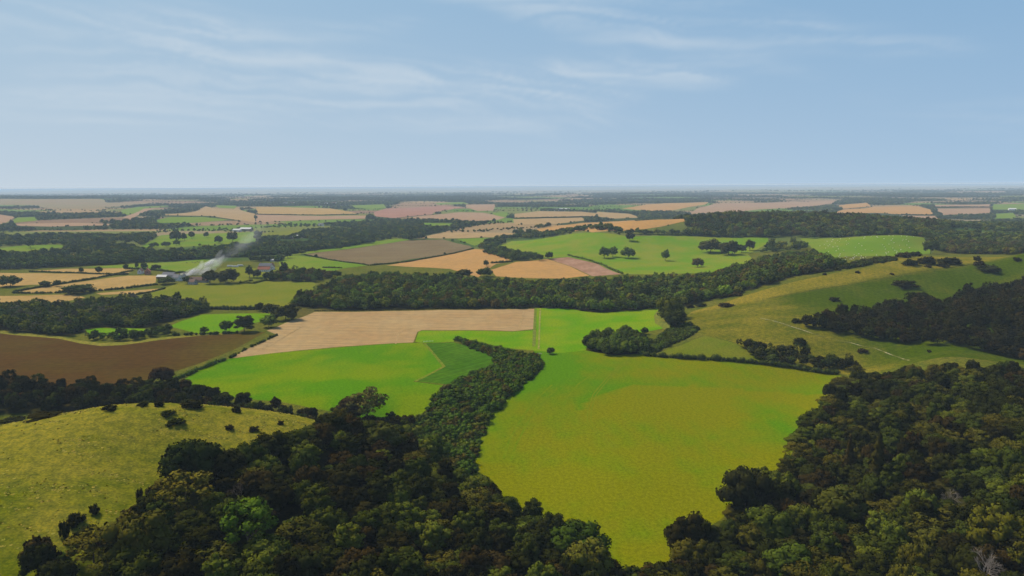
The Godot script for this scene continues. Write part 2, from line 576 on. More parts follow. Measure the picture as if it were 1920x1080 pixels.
func pick(list: Array) -> Variant:
	return list[rng.randi() % list.size()]

func jitter(c: Color, amount := .18) -> Color:
	var f := rng.randf_range(1 - amount, 1 + amount)
	var w := rng.randf_range(-amount, amount) * .4
	return Color(c.r * f * (1 + w), c.g * f, c.b * f * (1 - w))

# spots scattered over a polygon, about one per spacing x spacing
func scatter(p: PackedVector2Array, spacing: float, sd: int) -> PackedVector2Array:
	rng.seed = sd
	var out := PackedVector2Array()
	var r := box_of(p)
	var rows := int(r.size.y / spacing) + 1
	var cols := int(r.size.x / spacing) + 1
	for j in rows:
		for i in cols:
			var q := r.position + Vector2(i + (j % 2) * .5 + rng.randf_range(-.38, .38), j + rng.randf_range(-.38, .38)) * spacing
			if Geometry2D.is_point_in_polygon(q, p): out.append(q)
	return out

# a wood of trees too many or too far to count
func wood(called: String, label: String, category: String, p: PackedVector2Array, spacing: float, kinds: Array, palette: Array, scale_lo: float, scale_hi: float, sd: int) -> void:
	var spots := scatter(p, spacing, sd)
	plant(called, label, category, spots, kinds, palette, scale_lo, scale_hi)

func plant(called: String, label: String, category: String, spots: PackedVector2Array, kinds: Array, palette: Array, scale_lo: float, scale_hi: float, growing := 0.0) -> void:
	var by := {}
	var col := {}
	for q in spots:
		var k: String = pick(kinds)
		if not by.has(k):
			by[k] = []
			col[k] = PackedColorArray()
		var s := rng.randf_range(scale_lo, scale_hi) * (1.0 + growing * q.y)
		var b := Basis(Vector3.UP, rng.randf() * TAU).scaled(Vector3(s, s * rng.randf_range(.85, 1.15), s))
		by[k].append(Transform3D(b, on(q.x, q.y, -.4)))
		var patch := clampf(noise_a.get_noise_2d(q.x * .25, q.y * .25) * .9 + .5 + rng.randf_range(-.45, .45), 0, .999)
		col[k].append(jitter(palette[int(patch * palette.size())]))
	if by.is_empty(): return
	var o := thing(called, Vector3.ZERO)
	tag(o, label, category, "", "stuff")
	for k in by: mass("trees" if not k.begins_with("bush") else "bushes", crowns[k], by[k], col[k], mats.leaf, o)

func tree(called: String, label: String, category: String, kind: String, x: float, d: float, high: float, wide: float, tint: Color, group := "") -> Node3D:
	var natural: float = {"round": 12.0, "spread": 10.5, "tall": 15.0, "airy": 13.5, "bush": 2.9, "conifer": 15.8, "mid": 11.6, "far": 11.5}[kind.rstrip("0123456789")]
	var broad: float = {"round": 11.0, "spread": 13.2, "tall": 8.8, "airy": 9.0, "bush": 4.4, "conifer": 7.4, "mid": 11.6, "far": 12.0}[kind.rstrip("0123456789")]
	var o := thing(called, on(x, d, -.15), rng.randf() * TAU)
	var key := "leaf%d" % (int(tint.r * 900) * 1000000 + int(tint.g * 900) * 1000 + int(tint.b * 900))
	if not mats.has(key): mats[key] = leafy(tint)
	var cr := part("crown" if category == "tree" else "foliage", crowns[kind], mats[key], o)
	cr.scale = Vector3(wide / broad, high / natural, wide / broad)
	var tr := part("trunk" if category == "tree" else "stem", trunk_mesh, mats.bark, o)
	tr.scale = Vector3(1, 1, 1) * high / 14.0
	tag(o, label, category, group)
	return o

func hedge(called: String, label: String, line: PackedVector2Array, wide: float, high: float, tint: Color, gaps := 0.0) -> void:
	var L := Leaves.new()
	var D := line[0].distance_to(Vector2.ZERO)
	var size := maxf(.55, D * .0011)
	var walked := rng.randf() * 100
	for i in line.size() - 1:
		var a := line[i]
		var b := line[i + 1]
		var n := maxi(1, int(a.distance_to(b) / maxf(1.2, wide * .55)))
		var across := (b - a).normalized().orthogonal()
		for k in n:
			walked += maxf(1.2, wide * .55)
			if gaps > 0 and noise_b.get_noise_1d(walked * 6.0) + .5 < gaps: continue
			var lump := rng.randf_range(.72, 1.28) * (1 + .35 * noise_b.get_noise_1d(walked * 3.0))
			var q := a.lerp(b, (k + rng.randf()) / n) + across * rng.randf_range(-.15, .15) * wide
			var c := on(q.x, q.y, high * .42 * lump)
			var rad := Vector3(wide * .62, high * .58, wide * .62) * lump
			var f := rng.randf_range(.75, 1.25)
			L.blob(c, rad * .85, Color(f, f, f))
			var want := int(4.0 * rad.x * rad.y / (size * size) * 1.6) + 6
			for m in want:
				var u := ball()
				if u.y < -.3: continue
				var g := f * rng.randf_range(.7, 1.3)
				L.leaf(c + u * rad * rng.randf_range(.85, 1.12), (u + ball() * .8).normalized(), (u + ball() * .25).normalized(), size * rng.randf_range(.7, 1.3), rng.randf() * TAU, Color(g * rng.randf_range(.9, 1.12), g, g))
	if L.v.is_empty(): return
	tag(single(called, L.mesh(), leafy(tint)), label, "hedge")

# ---------------------------------------------------------------- mosaic of far fields
var field_net := net(51, 1.0 / 330.0, FastNoiseLite.RETURN_CELL_VALUE)
var hedge_net := net(51, 1.0 / 330.0, FastNoiseLite.RETURN_DISTANCE2_SUB)
var far_net := net(57, 1.0 / 760.0, FastNoiseLite.RETURN_CELL_VALUE)
var far_edge := net(57, 1.0 / 760.0, FastNoiseLite.RETURN_DISTANCE2_SUB)

func net(sd: int, freq: float, what: int) -> FastNoiseLite:
	var f := FastNoiseLite.new()
	f.seed = sd
	f.noise_type = FastNoiseLite.TYPE_CELLULAR
	f.fractal_type = FastNoiseLite.FRACTAL_NONE
	f.frequency = freq
	f.cellular_return_type = what
	f.cellular_jitter = .85
	return f

func wooded(d: float) -> float:
	return lerpf(-.25, .22, smoothstep(2000.0, 3600.0, d))

func farmed(x: float, d: float) -> Color:
	var v := (field_net if d < 6200.0 else far_net).get_noise_2d(x, d)
	var most := wooded(d)
	if v > most: return lin(.04, .055, .014)
	var k := int((v + 1.0) / (most + 1.0) * 7.99)
	return [lin(.27, .185, .09), lin(.11, .175, .02), lin(.25, .16, .09), lin(.30, .20, .10), lin(.135, .15, .03), lin(.24, .18, .10), lin(.20, .125, .075), lin(.09, .16, .015)][k]

# ---------------------------------------------------------------- sky
func sky_picture() -> ImageTexture:
	var w := 2048
	var h := 1024
	var im := Image.create(w, h, false, Image.FORMAT_RGBF)
	var veil := FastNoiseLite.new()
	veil.seed = 5
	veil.frequency = 1.0
	veil.fractal_octaves = 5
	veil.fractal_gain = .55
	var broad := FastNoiseLite.new()
	broad.seed = 23
	broad.frequency = 1.0
	broad.fractal_octaves = 3
	var low_pale := Color8(201, 213, 223).srgb_to_linear()
	var low_blue := Color8(172, 199, 223).srgb_to_linear()
	var mid_pale := Color8(163, 193, 217).srgb_to_linear()
	var mid_blue := Color8(130, 171, 208).srgb_to_linear()
	var top := Color8(92, 138, 194).srgb_to_linear()
	var cloud := Color8(206, 218, 228).srgb_to_linear()
	for j in w * 0 + h:
		var el := 90.0 - (j + .5) / h * 180.0
		if el < -1.0:
			im.fill_rect(Rect2i(0, j, w, h - j), low_pale * SKY)
			break
		for i in w:
			var az := (i + .5) / w * 360.0
			if az > 180.0: az -= 360.0
			var pale := .5 - .5 * sin(deg_to_rad(clampf(az * 1.5, -90, 90) if absf(az) < 90 else signf(az) * 90.0))
			if absf(az) > 90.0: pale = lerpf(pale, .5, (absf(az) - 90.0) / 90.0)
			var t := pow(clampf(el / 15.0, 0, 1), .62)
			var c := low_blue.lerp(low_pale, pale).lerp(mid_blue.lerp(mid_pale, pale), t)
			c = c.lerp(top, smoothstep(14.0, 75.0, el))
			# thin ice cloud in drawn-out streaks that lean down to the right
			var up := maxf(el, 0.0)
			var a := az * .985 + up * .17 + 700.0
			var b := up + (az * .085 if absf(az) < 90 else 0.0)
			var wob := broad.get_noise_2d(a * .04, b * .16) * 1.6
			var streak := veil.get_noise_2d(a * .045 + wob * .3, (b + wob) * .95) * .5 + .5
			var fine := veil.get_noise_2d(a * .16 + 40.0, (b + wob) * 2.6 + 9.0) * .5 + .5
			var mask := smoothstep(.34, .86, broad.get_noise_2d(a * .034 + 7.0, b * .15 + 3.0) * .6 + .5 + .26 * exp(-pow((az + 17.0) / 19.0, 2) - pow((up - 10.6) / 2.2, 2)) + .20 * exp(-pow((az - 6.0) / 9.0, 2) - pow((up - 8.0) / 1.8, 2)))
			var amount := mask * (smoothstep(.3, .85, streak) * .85 + smoothstep(.4, .9, fine) * .3) + .16 * streak * smoothstep(.3, .6, mask + .25)
			amount *= smoothstep(1.0, 7.0, el)
			c = c.lerp(cloud, clampf(amount, 0, 1) * .56)
			im.set_pixel(i, j, c * SKY)
	return ImageTexture.create_from_image(im)

func _ready() -> void:
	# --- camera, sky, sun, exposure
	cam = Camera3D.new()
	cam.name = "camera"
	add_child(cam)
	cam.position = Vector3(0, 130, 0)
	cam.rotation = Vector3(PITCH, 0, ROLL)
	cam.fov = 44.0
	cam.near = 1.0
	cam.far = 200000.0
	cam.current = true
	var env := Environment.new()
	var around := WorldEnvironment.new()
	around.name = "surroundings"
	around.environment = env
	add_child(around)
	env.background_mode = Environment.BG_SKY
	env.sky = Sky.new()
	var pan := PanoramaSkyMaterial.new()
	pan.panorama = sky_picture()
	env.sky.sky_material = pan
	env.tonemap_mode = Environment.TONE_MAPPER_LINEAR
	env.tonemap_exposure = EXPOSURE
	env.sdfgi_enabled = true
	env.ssao_enabled = true
	env.ssil_enabled = true
	env.fog_enabled = true
	env.fog_density = 0.000066
	env.fog_light_color = Color(.83, .92, 1.0)
	env.volumetric_fog_enabled = true
	env.volumetric_fog_density = 0.0
	var sun := DirectionalLight3D.new()
	sun.name = "sun"
	sun.light_color = Color(1.0, .95, .86)
	sun.light_energy = 0.5
	sun.light_angular_distance = 11.0
	sun.shadow_enabled = true
	sun.rotation_degrees = Vector3(-50, 180 + 52, 0)
	add_child(sun)

	# --- noise and materials
	noise_a.seed = 11
	noise_a.frequency = 1.0
	noise_a.fractal_octaves = 3
	noise_b.seed = 31
	noise_b.frequency = 1.0
	noise_b.fractal_octaves = 3
	var t_grass := grain_texture(1, .045, .19, 0.0, .12, .8)
	var t_rough := grain_texture(2, .02, .34, 0.0, .22, .45)
	var t_stubble := grain_texture(3, .012, .12, .55, .05, .22)
	var t_plough := grain_texture(4, .02, .2, .7, .06, .35)
	var t_crop := grain_texture(6, .02, .25, .6, .08, .45)
	soil("grass", t_grass, t_grass, 61.0, 17.3)
	soil("rough", t_rough, t_rough, 47.0, 13.1)
	soil("stubble", t_stubble, null, 76.0, 1.0)
	soil("plough", t_plough, null, 70.0, 1.0)
	soil("crop", t_crop, null, 58.0, 1.0)
	mats.leaf = leafy(Color.WHITE)
	mats.bark = plain(lin(.07, .055, .04))
	mats.pale_bark = plain(lin(.34, .31, .27))
	mats.white = plain(lin(.55, .54, .52))
	mats.glass = plain(lin(.04, .05, .06), .2)
	mats.slate = plain(lin(.11, .11, .125))
	mats.tile = plain(lin(.24, .085, .05))
	mats.brown_tile = plain(lin(.13, .075, .055))
	mats.brick = plain(lin(.3, .13, .085))
	mats.render = plain(lin(.62, .58, .52))
	mats.flint = plain(lin(.33, .31, .29))
	mats.tin = plain(lin(.27, .28, .29), .6)
	mats.timber = plain(lin(.16, .11, .07))
	mats.rubber = plain(lin(.03, .03, .03))

	# --- the land
	for p in [pts([-246.2, 782.1, -231.0, 764.8, -181.4, 746.5, -114.0, 750.4, 22.9, 758.7, 57.3, 756.5, 83.6, 735.0, 106.1, 736.0, 155.8, 747.1, 183.2, 732.0, 279.4, 770.3, 310.9, 792.3, 360.7, 797.8, 387.5, 816.8, 387.1, 857.2, 489.0, 1151.5, 450.2, 1151.6, 393.2, 1088.6, 314.7, 949.1, 254.6, 887.7, 199.3, 910.4, 141.9, 916.4, 102.9, 907.6, 27.7, 915.9, -35.1, 930.6, -88.2, 974.9, -195.3, 996.2, -229.9, 951.7, -236.5, 881.1, -245.5, 853.5])]: woods.append([p, box_of(p)])
	for p in [pts([-499.5, 642.7, -465.3, 635.9, -426.7, 621.6, -382.4, 603.7, -380.8, 624.2, -390.0, 646.3, -327.4, 641.3, -328.0, 684.4, -317.5, 726.8, -329.1, 760.8, -349.4, 780.8, -377.6, 790.6, -424.7, 800.6, -445.3, 810.6, -481.8, 765.1, -532.9, 763.5, -585.1, 756.0])]: woods.append([p, box_of(p)])
	for p in [pts([239.1, 584.9, 250.8, 567.3, 285.6, 541.9, 299.7, 530.0, 325.1, 506.1, 353.5, 490.6, 354.5, 448.1, 514.8, 648.0, 519.5, 715.8, 489.4, 718.9, 434.1, 682.0, 376.0, 619.0, 403.0, 692.8, 361.7, 653.1, 323.4, 626.0, 293.8, 623.7, 275.6, 603.9])]: woods.append([p, box_of(p)])
	for p in [pts([173.0, 545.8, 195.7, 533.4, 217.0, 525.3, 245.1, 507.3, 245.5, 480.5, 231.9, 495.0, 187.2, 508.8, 175.4, 520.9])]: woods.append([p, box_of(p)])
	for p in [pts([-48.5, 601.4, -26.8, 579.6, 4.0, 552.5, 19.9, 527.7, 22.8, 500.3, -3.6, 425.7, -16.7, 380.1, -18.8, 325.3, -18.0, 298.3, -30.0, 289.2, -58.5, 372.8, -50.7, 405.8, -35.2, 461.5, -11.2, 508.0, -11.8, 534.8, -35.1, 569.7])]: woods.append([p, box_of(p)])
	for p in [pts([58.7, 558.3, 65.3, 591.1, 100.8, 601.8, 106.5, 582.3, 105.3, 540.5, 78.1, 538.3])]: woods.append([p, box_of(p)])
	for p in [pts([100.7, 574.0, 119.0, 578.1, 145.3, 632.5, 160.5, 639.6, 160.1, 604.2, 151.6, 585.2, 129.3, 564.9, 114.0, 542.6, 100.4, 536.3])]: woods.append([p, box_of(p)])
	for p in [pts([-360.0, 378.0, -290.0, 384.0, -215.0, 376.0, -160.0, 372.0, -125.0, 368.0, -95.0, 365.0, -62.0, 366.0, -48.0, 380.0, -60.0, 386.0, -75.0, 383.0, -95.0, 388.0, -130.0, 404.0, -200.0, 418.0, -290.0, 430.0, -370.0, 430.0])]: woods.append([p, box_of(p)])
	for p in [pts([-80.4, 285.7, -81.9, 388.5, -61.2, 381.4, -30.0, 289.2, -17.9, 295.6, -0.5, 269.0, 25.7, 253.0, 34.2, 234.5, 29.1, 192.8, 3.8, 126.9, -48.8, 127.8, -90.0, 151.2, -126.0, 174.2, -114.9, 192.0, -111.9, 208.8, -116.1, 226.4, -117.6, 237.2, -101.8, 249.4, -89.8, 260.3])]: woods.append([p, box_of(p)])
	for p in [pts([232.3, 471.9, 250.5, 440.0, 277.4, 429.5, 306.1, 414.3, 333.9, 387.0, 188.9, 199.9, 116.1, 136.1, 37.1, 134.4, 31.4, 197.5, 51.1, 226.1, 58.8, 241.2, 80.6, 261.9, 100.2, 286.8, 127.0, 315.5, 152.1, 362.7, 170.9, 387.0, 193.9, 425.6])]: woods.append([p, box_of(p)])
	make_grid()
	make_foliage()
	make_ground()
	lay_fields()
	grow_woods()
	hedges()
	lone_trees()
	bushes()
	village()
	far_buildings()
	animals()
	small_things()

# ---------------------------------------------------------------- fields
func lay_fields() -> void:
	var tan := tone(lin(.235, .155, .068), lin(.265, .182, .088), .02)
	var pink := tone(lin(.225, .138, .082), lin(.25, .165, .098), .01)
	var orange := tone(lin(.31, .172, .058), lin(.27, .158, .058), .008)
	var gold := tone(lin(.28, .185, .066), lin(.24, .155, .052), .012)
	var green := tone(lin(.090, .205, .004), lin(.125, .215, .006), .012)
	var olive := tone(lin(.16, .16, .014), lin(.125, .15, .012), .015)
	var pasture := tone(lin(.105, .185, .010), lin(.15, .19, .018), .006, 1.4)
	sheet("hillside", "rough straw and olive grass slope in the lower left corner", pts([-420.0, 60.0, -60.0, 60.0, -85.0, 140.0, -100.0, 190.0, -112.0, 225.0, -100.0, 262.0, -70.0, 296.0, -95.0, 330.0, -180.0, 335.0, -420.0, 330.0]), mats.rough, func(x: float, d: float) -> Color:
		var t := noise_a.get_noise_2d(x * .014, d * .03) * .9 + noise_b.get_noise_2d(x * .05, d * .12) * .6 + clampf((d - 215.0) / 120.0, -.5, .4)
		return lin(.092, .108, .005).lerp(lin(.182, .158, .018), clampf(.45 + t, 0, 1)))
	sheet("hillside", "broad grassy hill flank with a chalk path on the right", pts([154.0, 653.5, 180.4, 699.2, 274.0, 755.1, 354.2, 782.8, 408.7, 798.1]) + pts([430.0, 830.0, 520.0, 900.0, 760.0, 900.0, 760.0, 430.0, 420.0, 455.0]) + pts([248.3, 475.3, 191.4, 521.0, 173.9, 555.9, 159.3, 580.8, 154.8, 616.3]), mats.rough, func(x: float, d: float) -> Color:
		var a := Vector2(257.4, 707.9)
		var b := Vector2(540.2, 806.7)
		var c := Vector2(382.8, 745.5)
		if x < c.x: b = c
		else: a = c
		var off := (b - a).normalized().cross(Vector2(x, d) - a)
		var n := noise_a.get_noise_2d(x * .016, d * .03) * .7 + noise_b.get_noise_2d(x * .06, d * .12) * .5
		var straw := smoothstep(-6.0, 12.0, off) * .8 + clampf((285.0 - x) / 70.0, 0, .5) + n * (.55 if off > 0 or x < 270 else .3)
		return lin(.046, .072, .003).lerp(lin(.19, .150, .018), clampf(straw, 0, 1)))
	sheet("ploughed_field", "dark brown ploughed field with a curved upper edge at the left", pts([-495.1, 636.9, -458.5, 626.2, -417.8, 608.2, -387.7, 597.3, -354.0, 571.7, -331.0, 562.0, -317.0, 567.9, -290.1, 593.5, -270.0, 609.9, -244.1, 615.1, -219.3, 624.8, -223.0, 560.0, -229.5, 534.1, -232.8, 513.7, -238.6, 492.3, -239.8, 471.5, -245.8, 448.9, -252.3, 429.9, -276.0, 415.2, -315.7, 400.1]), mats.plough, func(x: float, d: float) -> Color:
		var g := clampf((x + 265.0 + (d - 520.0) * .12) / 60.0, 0, 1) * .75 + noise_a.get_noise_2d(x * .012, d * .012) * .3
		return lin(.054, .031, .009).lerp(lin(.070, .058, .009), clampf(g, 0, 1)), .12)
	sheet("field_margin", "narrow strip of pale yellow grass above the brown ploughed field", pts([-511.5, 658.5, -467.0, 638.3, -426.7, 621.6, -393.6, 606.8, -359.9, 581.6, -337.1, 572.7, -321.5, 576.2, -293.4, 600.4, -271.8, 614.1, -245.8, 619.5, -244.1, 615.1, -269.1, 607.8, -289.1, 591.3, -315.9, 565.8, -329.8, 559.9, -352.5, 569.3, -386.1, 594.9, -416.0, 605.6, -456.7, 623.8, -492.8, 633.9]), mats.rough, tone(lin(.16, .155, .02), lin(.20, .17, .03), .05))
	sheet("stubble_field", "large pale tan stubble field in the middle of the valley", pts([-221.0, 629.9, -217.0, 665.5, -213.1, 700.2, -207.3, 737.6, -146.6, 742.3, -57.0, 749.3, -0.1, 748.7, 24.4, 752.7, 20.6, 651.4, -0.2, 640.0, -49.2, 643.0, -82.1, 639.4, -85.4, 631.0, -83.4, 588.1, -140.1, 571.6, -171.2, 558.6, -200.2, 543.9, -216.4, 534.1, -214.0, 561.2, -204.3, 610.8]), mats.stubble, tone(lin(.248, .160, .073), lin(.262, .182, .088), .012), -.06)
	sheet("field_margin", "dark bank of grass along the top edge of the tan stubble field", pts([-231.0, 760.9, -181.4, 746.5, -114.0, 750.4, 25.8, 758.9, 25.6, 752.8, -56.7, 745.9, -146.0, 738.9, -206.4, 734.2, -212.0, 696.7, -221.6, 707.3]), mats.rough, tone(lin(.075, .07, .015), lin(.10, .085, .02), .03))
	sheet("pasture", "bright green sloping field below the tan stubble", pts([-221.7, 452.4, -225.1, 491.5, -222.5, 517.3, -216.6, 532.5, -200.2, 543.9, -170.7, 556.7, -139.7, 569.9, -83.5, 586.0, -75.6, 586.8, -50.0, 509.2, -65.3, 458.4, -42.0, 450.0, -35.2, 461.5, -50.7, 405.8, -61.2, 381.4, -82.2, 390.0, -99.0, 397.5, -143.5, 420.9, -170.9, 424.7, -208.2, 427.7]), mats.grass, tone(lin(.068, .172, .001), lin(.128, .186, .001), .012, 1.4))
	sheet("crop_field", "small dark green crop plot with straight cut edges beside the thicket", pts([-73.1, 585.0, -49.8, 589.4, -35.3, 573.6, -11.8, 538.6, -11.5, 520.8, -28.7, 486.3, -41.6, 454.1, -64.8, 460.1, -49.4, 507.5]), mats.crop, tone(lin(.030, .080, .003), lin(.048, .104, .004), .03), .9)
	sheet("field_margin", "thin pale strip of cut grass along the crop plot", pts([-75.1, 586.9, -72.9, 587.1, -48.6, 507.5, -63.9, 458.5, -66.2, 459.9, -51.0, 507.5]), mats.rough, tone(lin(.16, .16, .02), lin(.11, .16, .012), .05))
	sheet("pasture", "vivid green field running right from the tan stubble to the wood", pts([-84.4, 631.1, -81.7, 636.8, -49.0, 640.6, -0.2, 637.8, 21.0, 646.0, 25.7, 755.8, 57.3, 756.5, 83.6, 735.0, 106.1, 736.0, 154.8, 747.7, 146.2, 672.6, 142.4, 632.2, 118.5, 622.4, 100.8, 601.8, 65.3, 591.1, 58.7, 558.3, 37.7, 550.3, 16.9, 560.7, -9.0, 573.4, -29.7, 593.1, -48.8, 605.8, -49.9, 591.3, -73.4, 587.0, -81.9, 590.3]), mats.grass, tone(lin(.092, .215, .002), lin(.155, .225, .005), .014, 1.4))
	sheet("meadow", "large yellow-green meadow filling the centre of the valley floor", pts([19.9, 527.7, 16.9, 560.7, 37.7, 550.3, 58.7, 558.3, 78.1, 538.3, 104.7, 537.4, 135.3, 519.8, 186.8, 507.8, 232.1, 488.9, 200.2, 438.6, 174.0, 394.4, 153.2, 365.3, 128.3, 318.9, 101.1, 289.4, 81.9, 266.5, 59.7, 245.2, 51.8, 229.0, 41.0, 215.0, 31.3, 220.5, 25.5, 250.9, -0.5, 267.9, -17.9, 295.6, -18.8, 325.3, -16.7, 380.1, -3.6, 425.7, 22.8, 500.3]), mats.grass, func(x: float, d: float) -> Color:
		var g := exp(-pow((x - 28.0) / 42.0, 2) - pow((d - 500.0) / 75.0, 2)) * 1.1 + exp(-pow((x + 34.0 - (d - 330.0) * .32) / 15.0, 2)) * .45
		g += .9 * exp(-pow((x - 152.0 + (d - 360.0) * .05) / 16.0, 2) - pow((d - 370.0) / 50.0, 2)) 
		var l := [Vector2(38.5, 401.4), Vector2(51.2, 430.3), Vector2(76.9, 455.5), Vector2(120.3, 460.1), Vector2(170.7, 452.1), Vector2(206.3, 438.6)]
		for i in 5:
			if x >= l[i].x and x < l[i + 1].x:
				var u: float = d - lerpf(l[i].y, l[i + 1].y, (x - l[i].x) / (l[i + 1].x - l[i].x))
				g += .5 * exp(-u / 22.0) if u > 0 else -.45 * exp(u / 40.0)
		g += .10 * sin((x + .32 * d + 14.0 * sin(d * .012)) * .40)
		g += noise_a.get_noise_2d(x * .018, d * .018) * .45 + noise_b.get_noise_2d(x * .07, d * .07) * .25 + .1
		return lin(.150, .152, .002).lerp(lin(.070, .165, .002), clampf(g, 0, 1)))
	sheet("meadow", "wedge of olive grass between the dark scrub and the long hedge", pts([113.7, 541.0, 142.1, 564.3, 158.4, 577.3, 174.0, 553.2, 183.6, 521.5, 191.1, 508.7, 135.6, 521.0]), mats.grass, tone(lin(.095, .125, .008), lin(.13, .135, .012), .03))
	sheet("field_margin", "sandy rounded headland at the corner of the vivid green field", pts([151.3, 733.2, 146.2, 672.6, 143.2, 631.5, 135.8, 626.2, 134.4, 659.5, 141.7, 701.6]), mats.rough, tone(lin(.16, .15, .03), lin(.12, .15, .02), .05))
	# left of the village
	sheet("pasture", "bright green field among the left-hand woods", pts([-316.6, 639.1, -320.2, 678.7, -317.0, 716.7, -292.2, 725.5, -243.1, 727.0, -237.7, 686.5, -247.2, 669.3, -244.3, 621.8, -276.3, 613.7, -311.1, 644.0]), mats.grass, green)
	sheet("pasture", "small green strip behind the bushes at the left", pts([-387.1, 634.9, -377.7, 643.8, -319.0, 634.1, -324.2, 617.6, -336.6, 605.8, -364.4, 602.9]), mats.grass, green)
	sheet("pasture", "olive-yellow pasture sloping below the village", pts([-445.5, 828.7, -447.4, 908.1, -454.0, 954.7, -388.7, 953.8, -350.0, 966.4, -315.6, 972.8, -270.4, 963.2, -261.9, 942.6, -245.2, 857.2, -243.3, 802.5, -250.0, 762.4, -275.4, 755.9, -299.2, 758.0, -329.4, 764.4, -354.2, 798.8, -390.6, 805.3]), mats.grass, olive)
	sheet("stubble_field", "narrow golden stubble strip nearest the left woods", pts([-641.9, 848.3, -618.9, 852.0, -584.8, 858.9, -537.1, 865.8, -508.4, 839.6, -514.5, 798.8, -560.0, 794.5, -613.5, 809.8]), mats.stubble, gold)
	sheet("stubble_field", "long tan stubble strip reaching the village hedges", pts([-628.1, 893.5, -605.1, 954.3, -584.4, 1006.5, -564.8, 1041.1, -519.6, 1033.8, -483.8, 959.8, -497.0, 913.6, -535.2, 896.3, -571.2, 878.4, -612.7, 880.7]), mats.stubble, gold, .4)
	sheet("stubble_field", "tan field at the far left below the dark tree belt", pts([-808.7, 1084.8, -732.7, 1081.1, -670.9, 1073.2, -591.7, 1054.3, -597.5, 996.6, -611.7, 959.1, -648.4, 954.3, -661.3, 941.7, -685.8, 917.0]), mats.stubble, gold, .2)
	sheet("stubble_field", "thin stubble strip behind the low hedge left of the village", pts([-753.6, 1112.4, -718.7, 1137.2, -629.0, 1145.3, -595.9, 1118.4, -581.0, 1071.5, -613.0, 1070.9, -681.5, 1090.5]), mats.stubble, gold)
	sheet("stubble_field", "small pale strip beside the village garden hedge", pts([-514.2, 871.7, -490.6, 889.0, -453.2, 908.7, -443.5, 894.4, -463.2, 868.6, -499.6, 857.7]), mats.stubble, gold)
	sheet("pasture", "green paddock behind the village with grazing cattle", pts([-700.0, 1163.4, -648.1, 1214.5, -556.9, 1278.8, -529.3, 1270.0, -487.9, 1184.2, -468.9, 1112.8, -503.5, 1115.2, -495.8, 1079.6, -505.0, 1064.4, -562.8, 1116.2, -629.0, 1145.3]), mats.grass, pasture)
	sheet("pasture", "pale lawn and paddock right of the smoke", pts([-462.3, 1121.3, -449.8, 1150.2, -394.7, 1116.1, -372.4, 1151.6, -335.5, 1060.7, -338.8, 976.5, -380.3, 969.3, -413.8, 1007.2]), mats.grass, olive)
	sheet("pasture", "green parkland with scattered round trees in the left distance", pts([-790.1, 1511.1, -952.3, 1937.5, -937.3, 1960.8, -743.6, 2076, -599.2, 1668.7, -680.2, 1566.5, -714.1, 1537.9, -782.5, 1496.5]), mats.grass, pasture)
	sheet("pasture", "thin green field in front of the left parkland woods", pts([-1086.2, 1464.3, -1080.2, 1502.1, -1072.4, 1574.1, -1009.2, 1586.1, -953.1, 1540.9, -972.0, 1474.2, -973.1, 1426.6, -1078.7, 1454.0]), mats.grass, pasture)
	sheet("stubble_field", "pale sliver of stubble between two dark tree belts at the left", pts([-886.5, 1319.9, -867.1, 1359.9, -817.3, 1406.4, -799.3, 1384.1, -827.8, 1345.4, -847.8, 1313.3]), mats.stubble, tan)
	# centre
	sheet("ploughed_field", "grey-brown ploughed field in the centre distance", pts([-397.0, 1364.5, -352.6, 1471.1, -314.7, 1617.8, -265.7, 1779.0, -174.7, 1802.1, -97.1, 1628.8, -86.2, 1561.6, -117.1, 1422.3, -229.7, 1175.5, -323.0, 1265.4]), mats.plough, tone(lin(.115, .082, .042), lin(.13, .098, .05), .01), .2)
	sheet("pasture", "green strip along the upper edge of the grey-brown field", pts([-427.5, 1373.6, -411.9, 1409.1, -375.1, 1565.8, -338.7, 1742.9, -301.7, 1836.6, -256.0, 1804.6, -317.3, 1631.5, -356.6, 1488.0, -399.7, 1374.0, -413.3, 1343.9]), mats.grass, pasture)
	sheet("pasture", "green field below the grey-brown ploughed field", pts([-433.3, 1312.3, -403.7, 1345.6, -297.7, 1238.9, -236.6, 1174.8, -268.9, 1117.1, -280.8, 1035.3, -328.3, 1068.5, -376.6, 1151.2]), mats.grass, pasture)
	sheet("stubble_field", "orange stubble field right of the grey-brown field", pts([-205.7, 1164.8, -79.6, 1525.2, -59.2, 1499.3, 2.1, 1220.9, -26.6, 1187.3, -37.4, 1107.9, -47.9, 1009.5, -99.1, 1116.9, -172.9, 1149.8]), mats.stubble, orange, .3)
	sheet("stubble_field", "smaller orange stubble field below the green hill pasture", pts([-32.9, 1098.7, 7.5, 1210.1, 63.5, 1237.4, 94.1, 1134.9, 110.0, 1005.5, 74.1, 981.0, 29.9, 987.4, -22.9, 1016.0]), mats.stubble, orange, .5)
	sheet("ploughed_field", "reddish ploughed plot beside the small orange stubble", pts([65.3, 1236.8, 99.8, 1261.2, 140.4, 1164.9, 156.5, 1012.4, 113.1, 999.0, 95.8, 1134.5]), mats.plough, tone(lin(.19, .105, .065), lin(.25, .15, .1), .03), .7)
	sheet("stubble_field", "tan field beyond the grey-brown ploughland", pts([-246.6, 1836.2, -193.0, 1994.5, -13.6, 1929.2, 34.9, 1826.9, -12.9, 1817.2, -60.9, 1828.6, -142.3, 1819.0]), mats.stubble, tan)
	sheet("pasture", "small green triangle between tan and grey-brown fields", pts([-138.6, 1807.1, -60.5, 1817.7, -69.7, 1706.9, -84.7, 1625.0]), mats.grass, pasture)
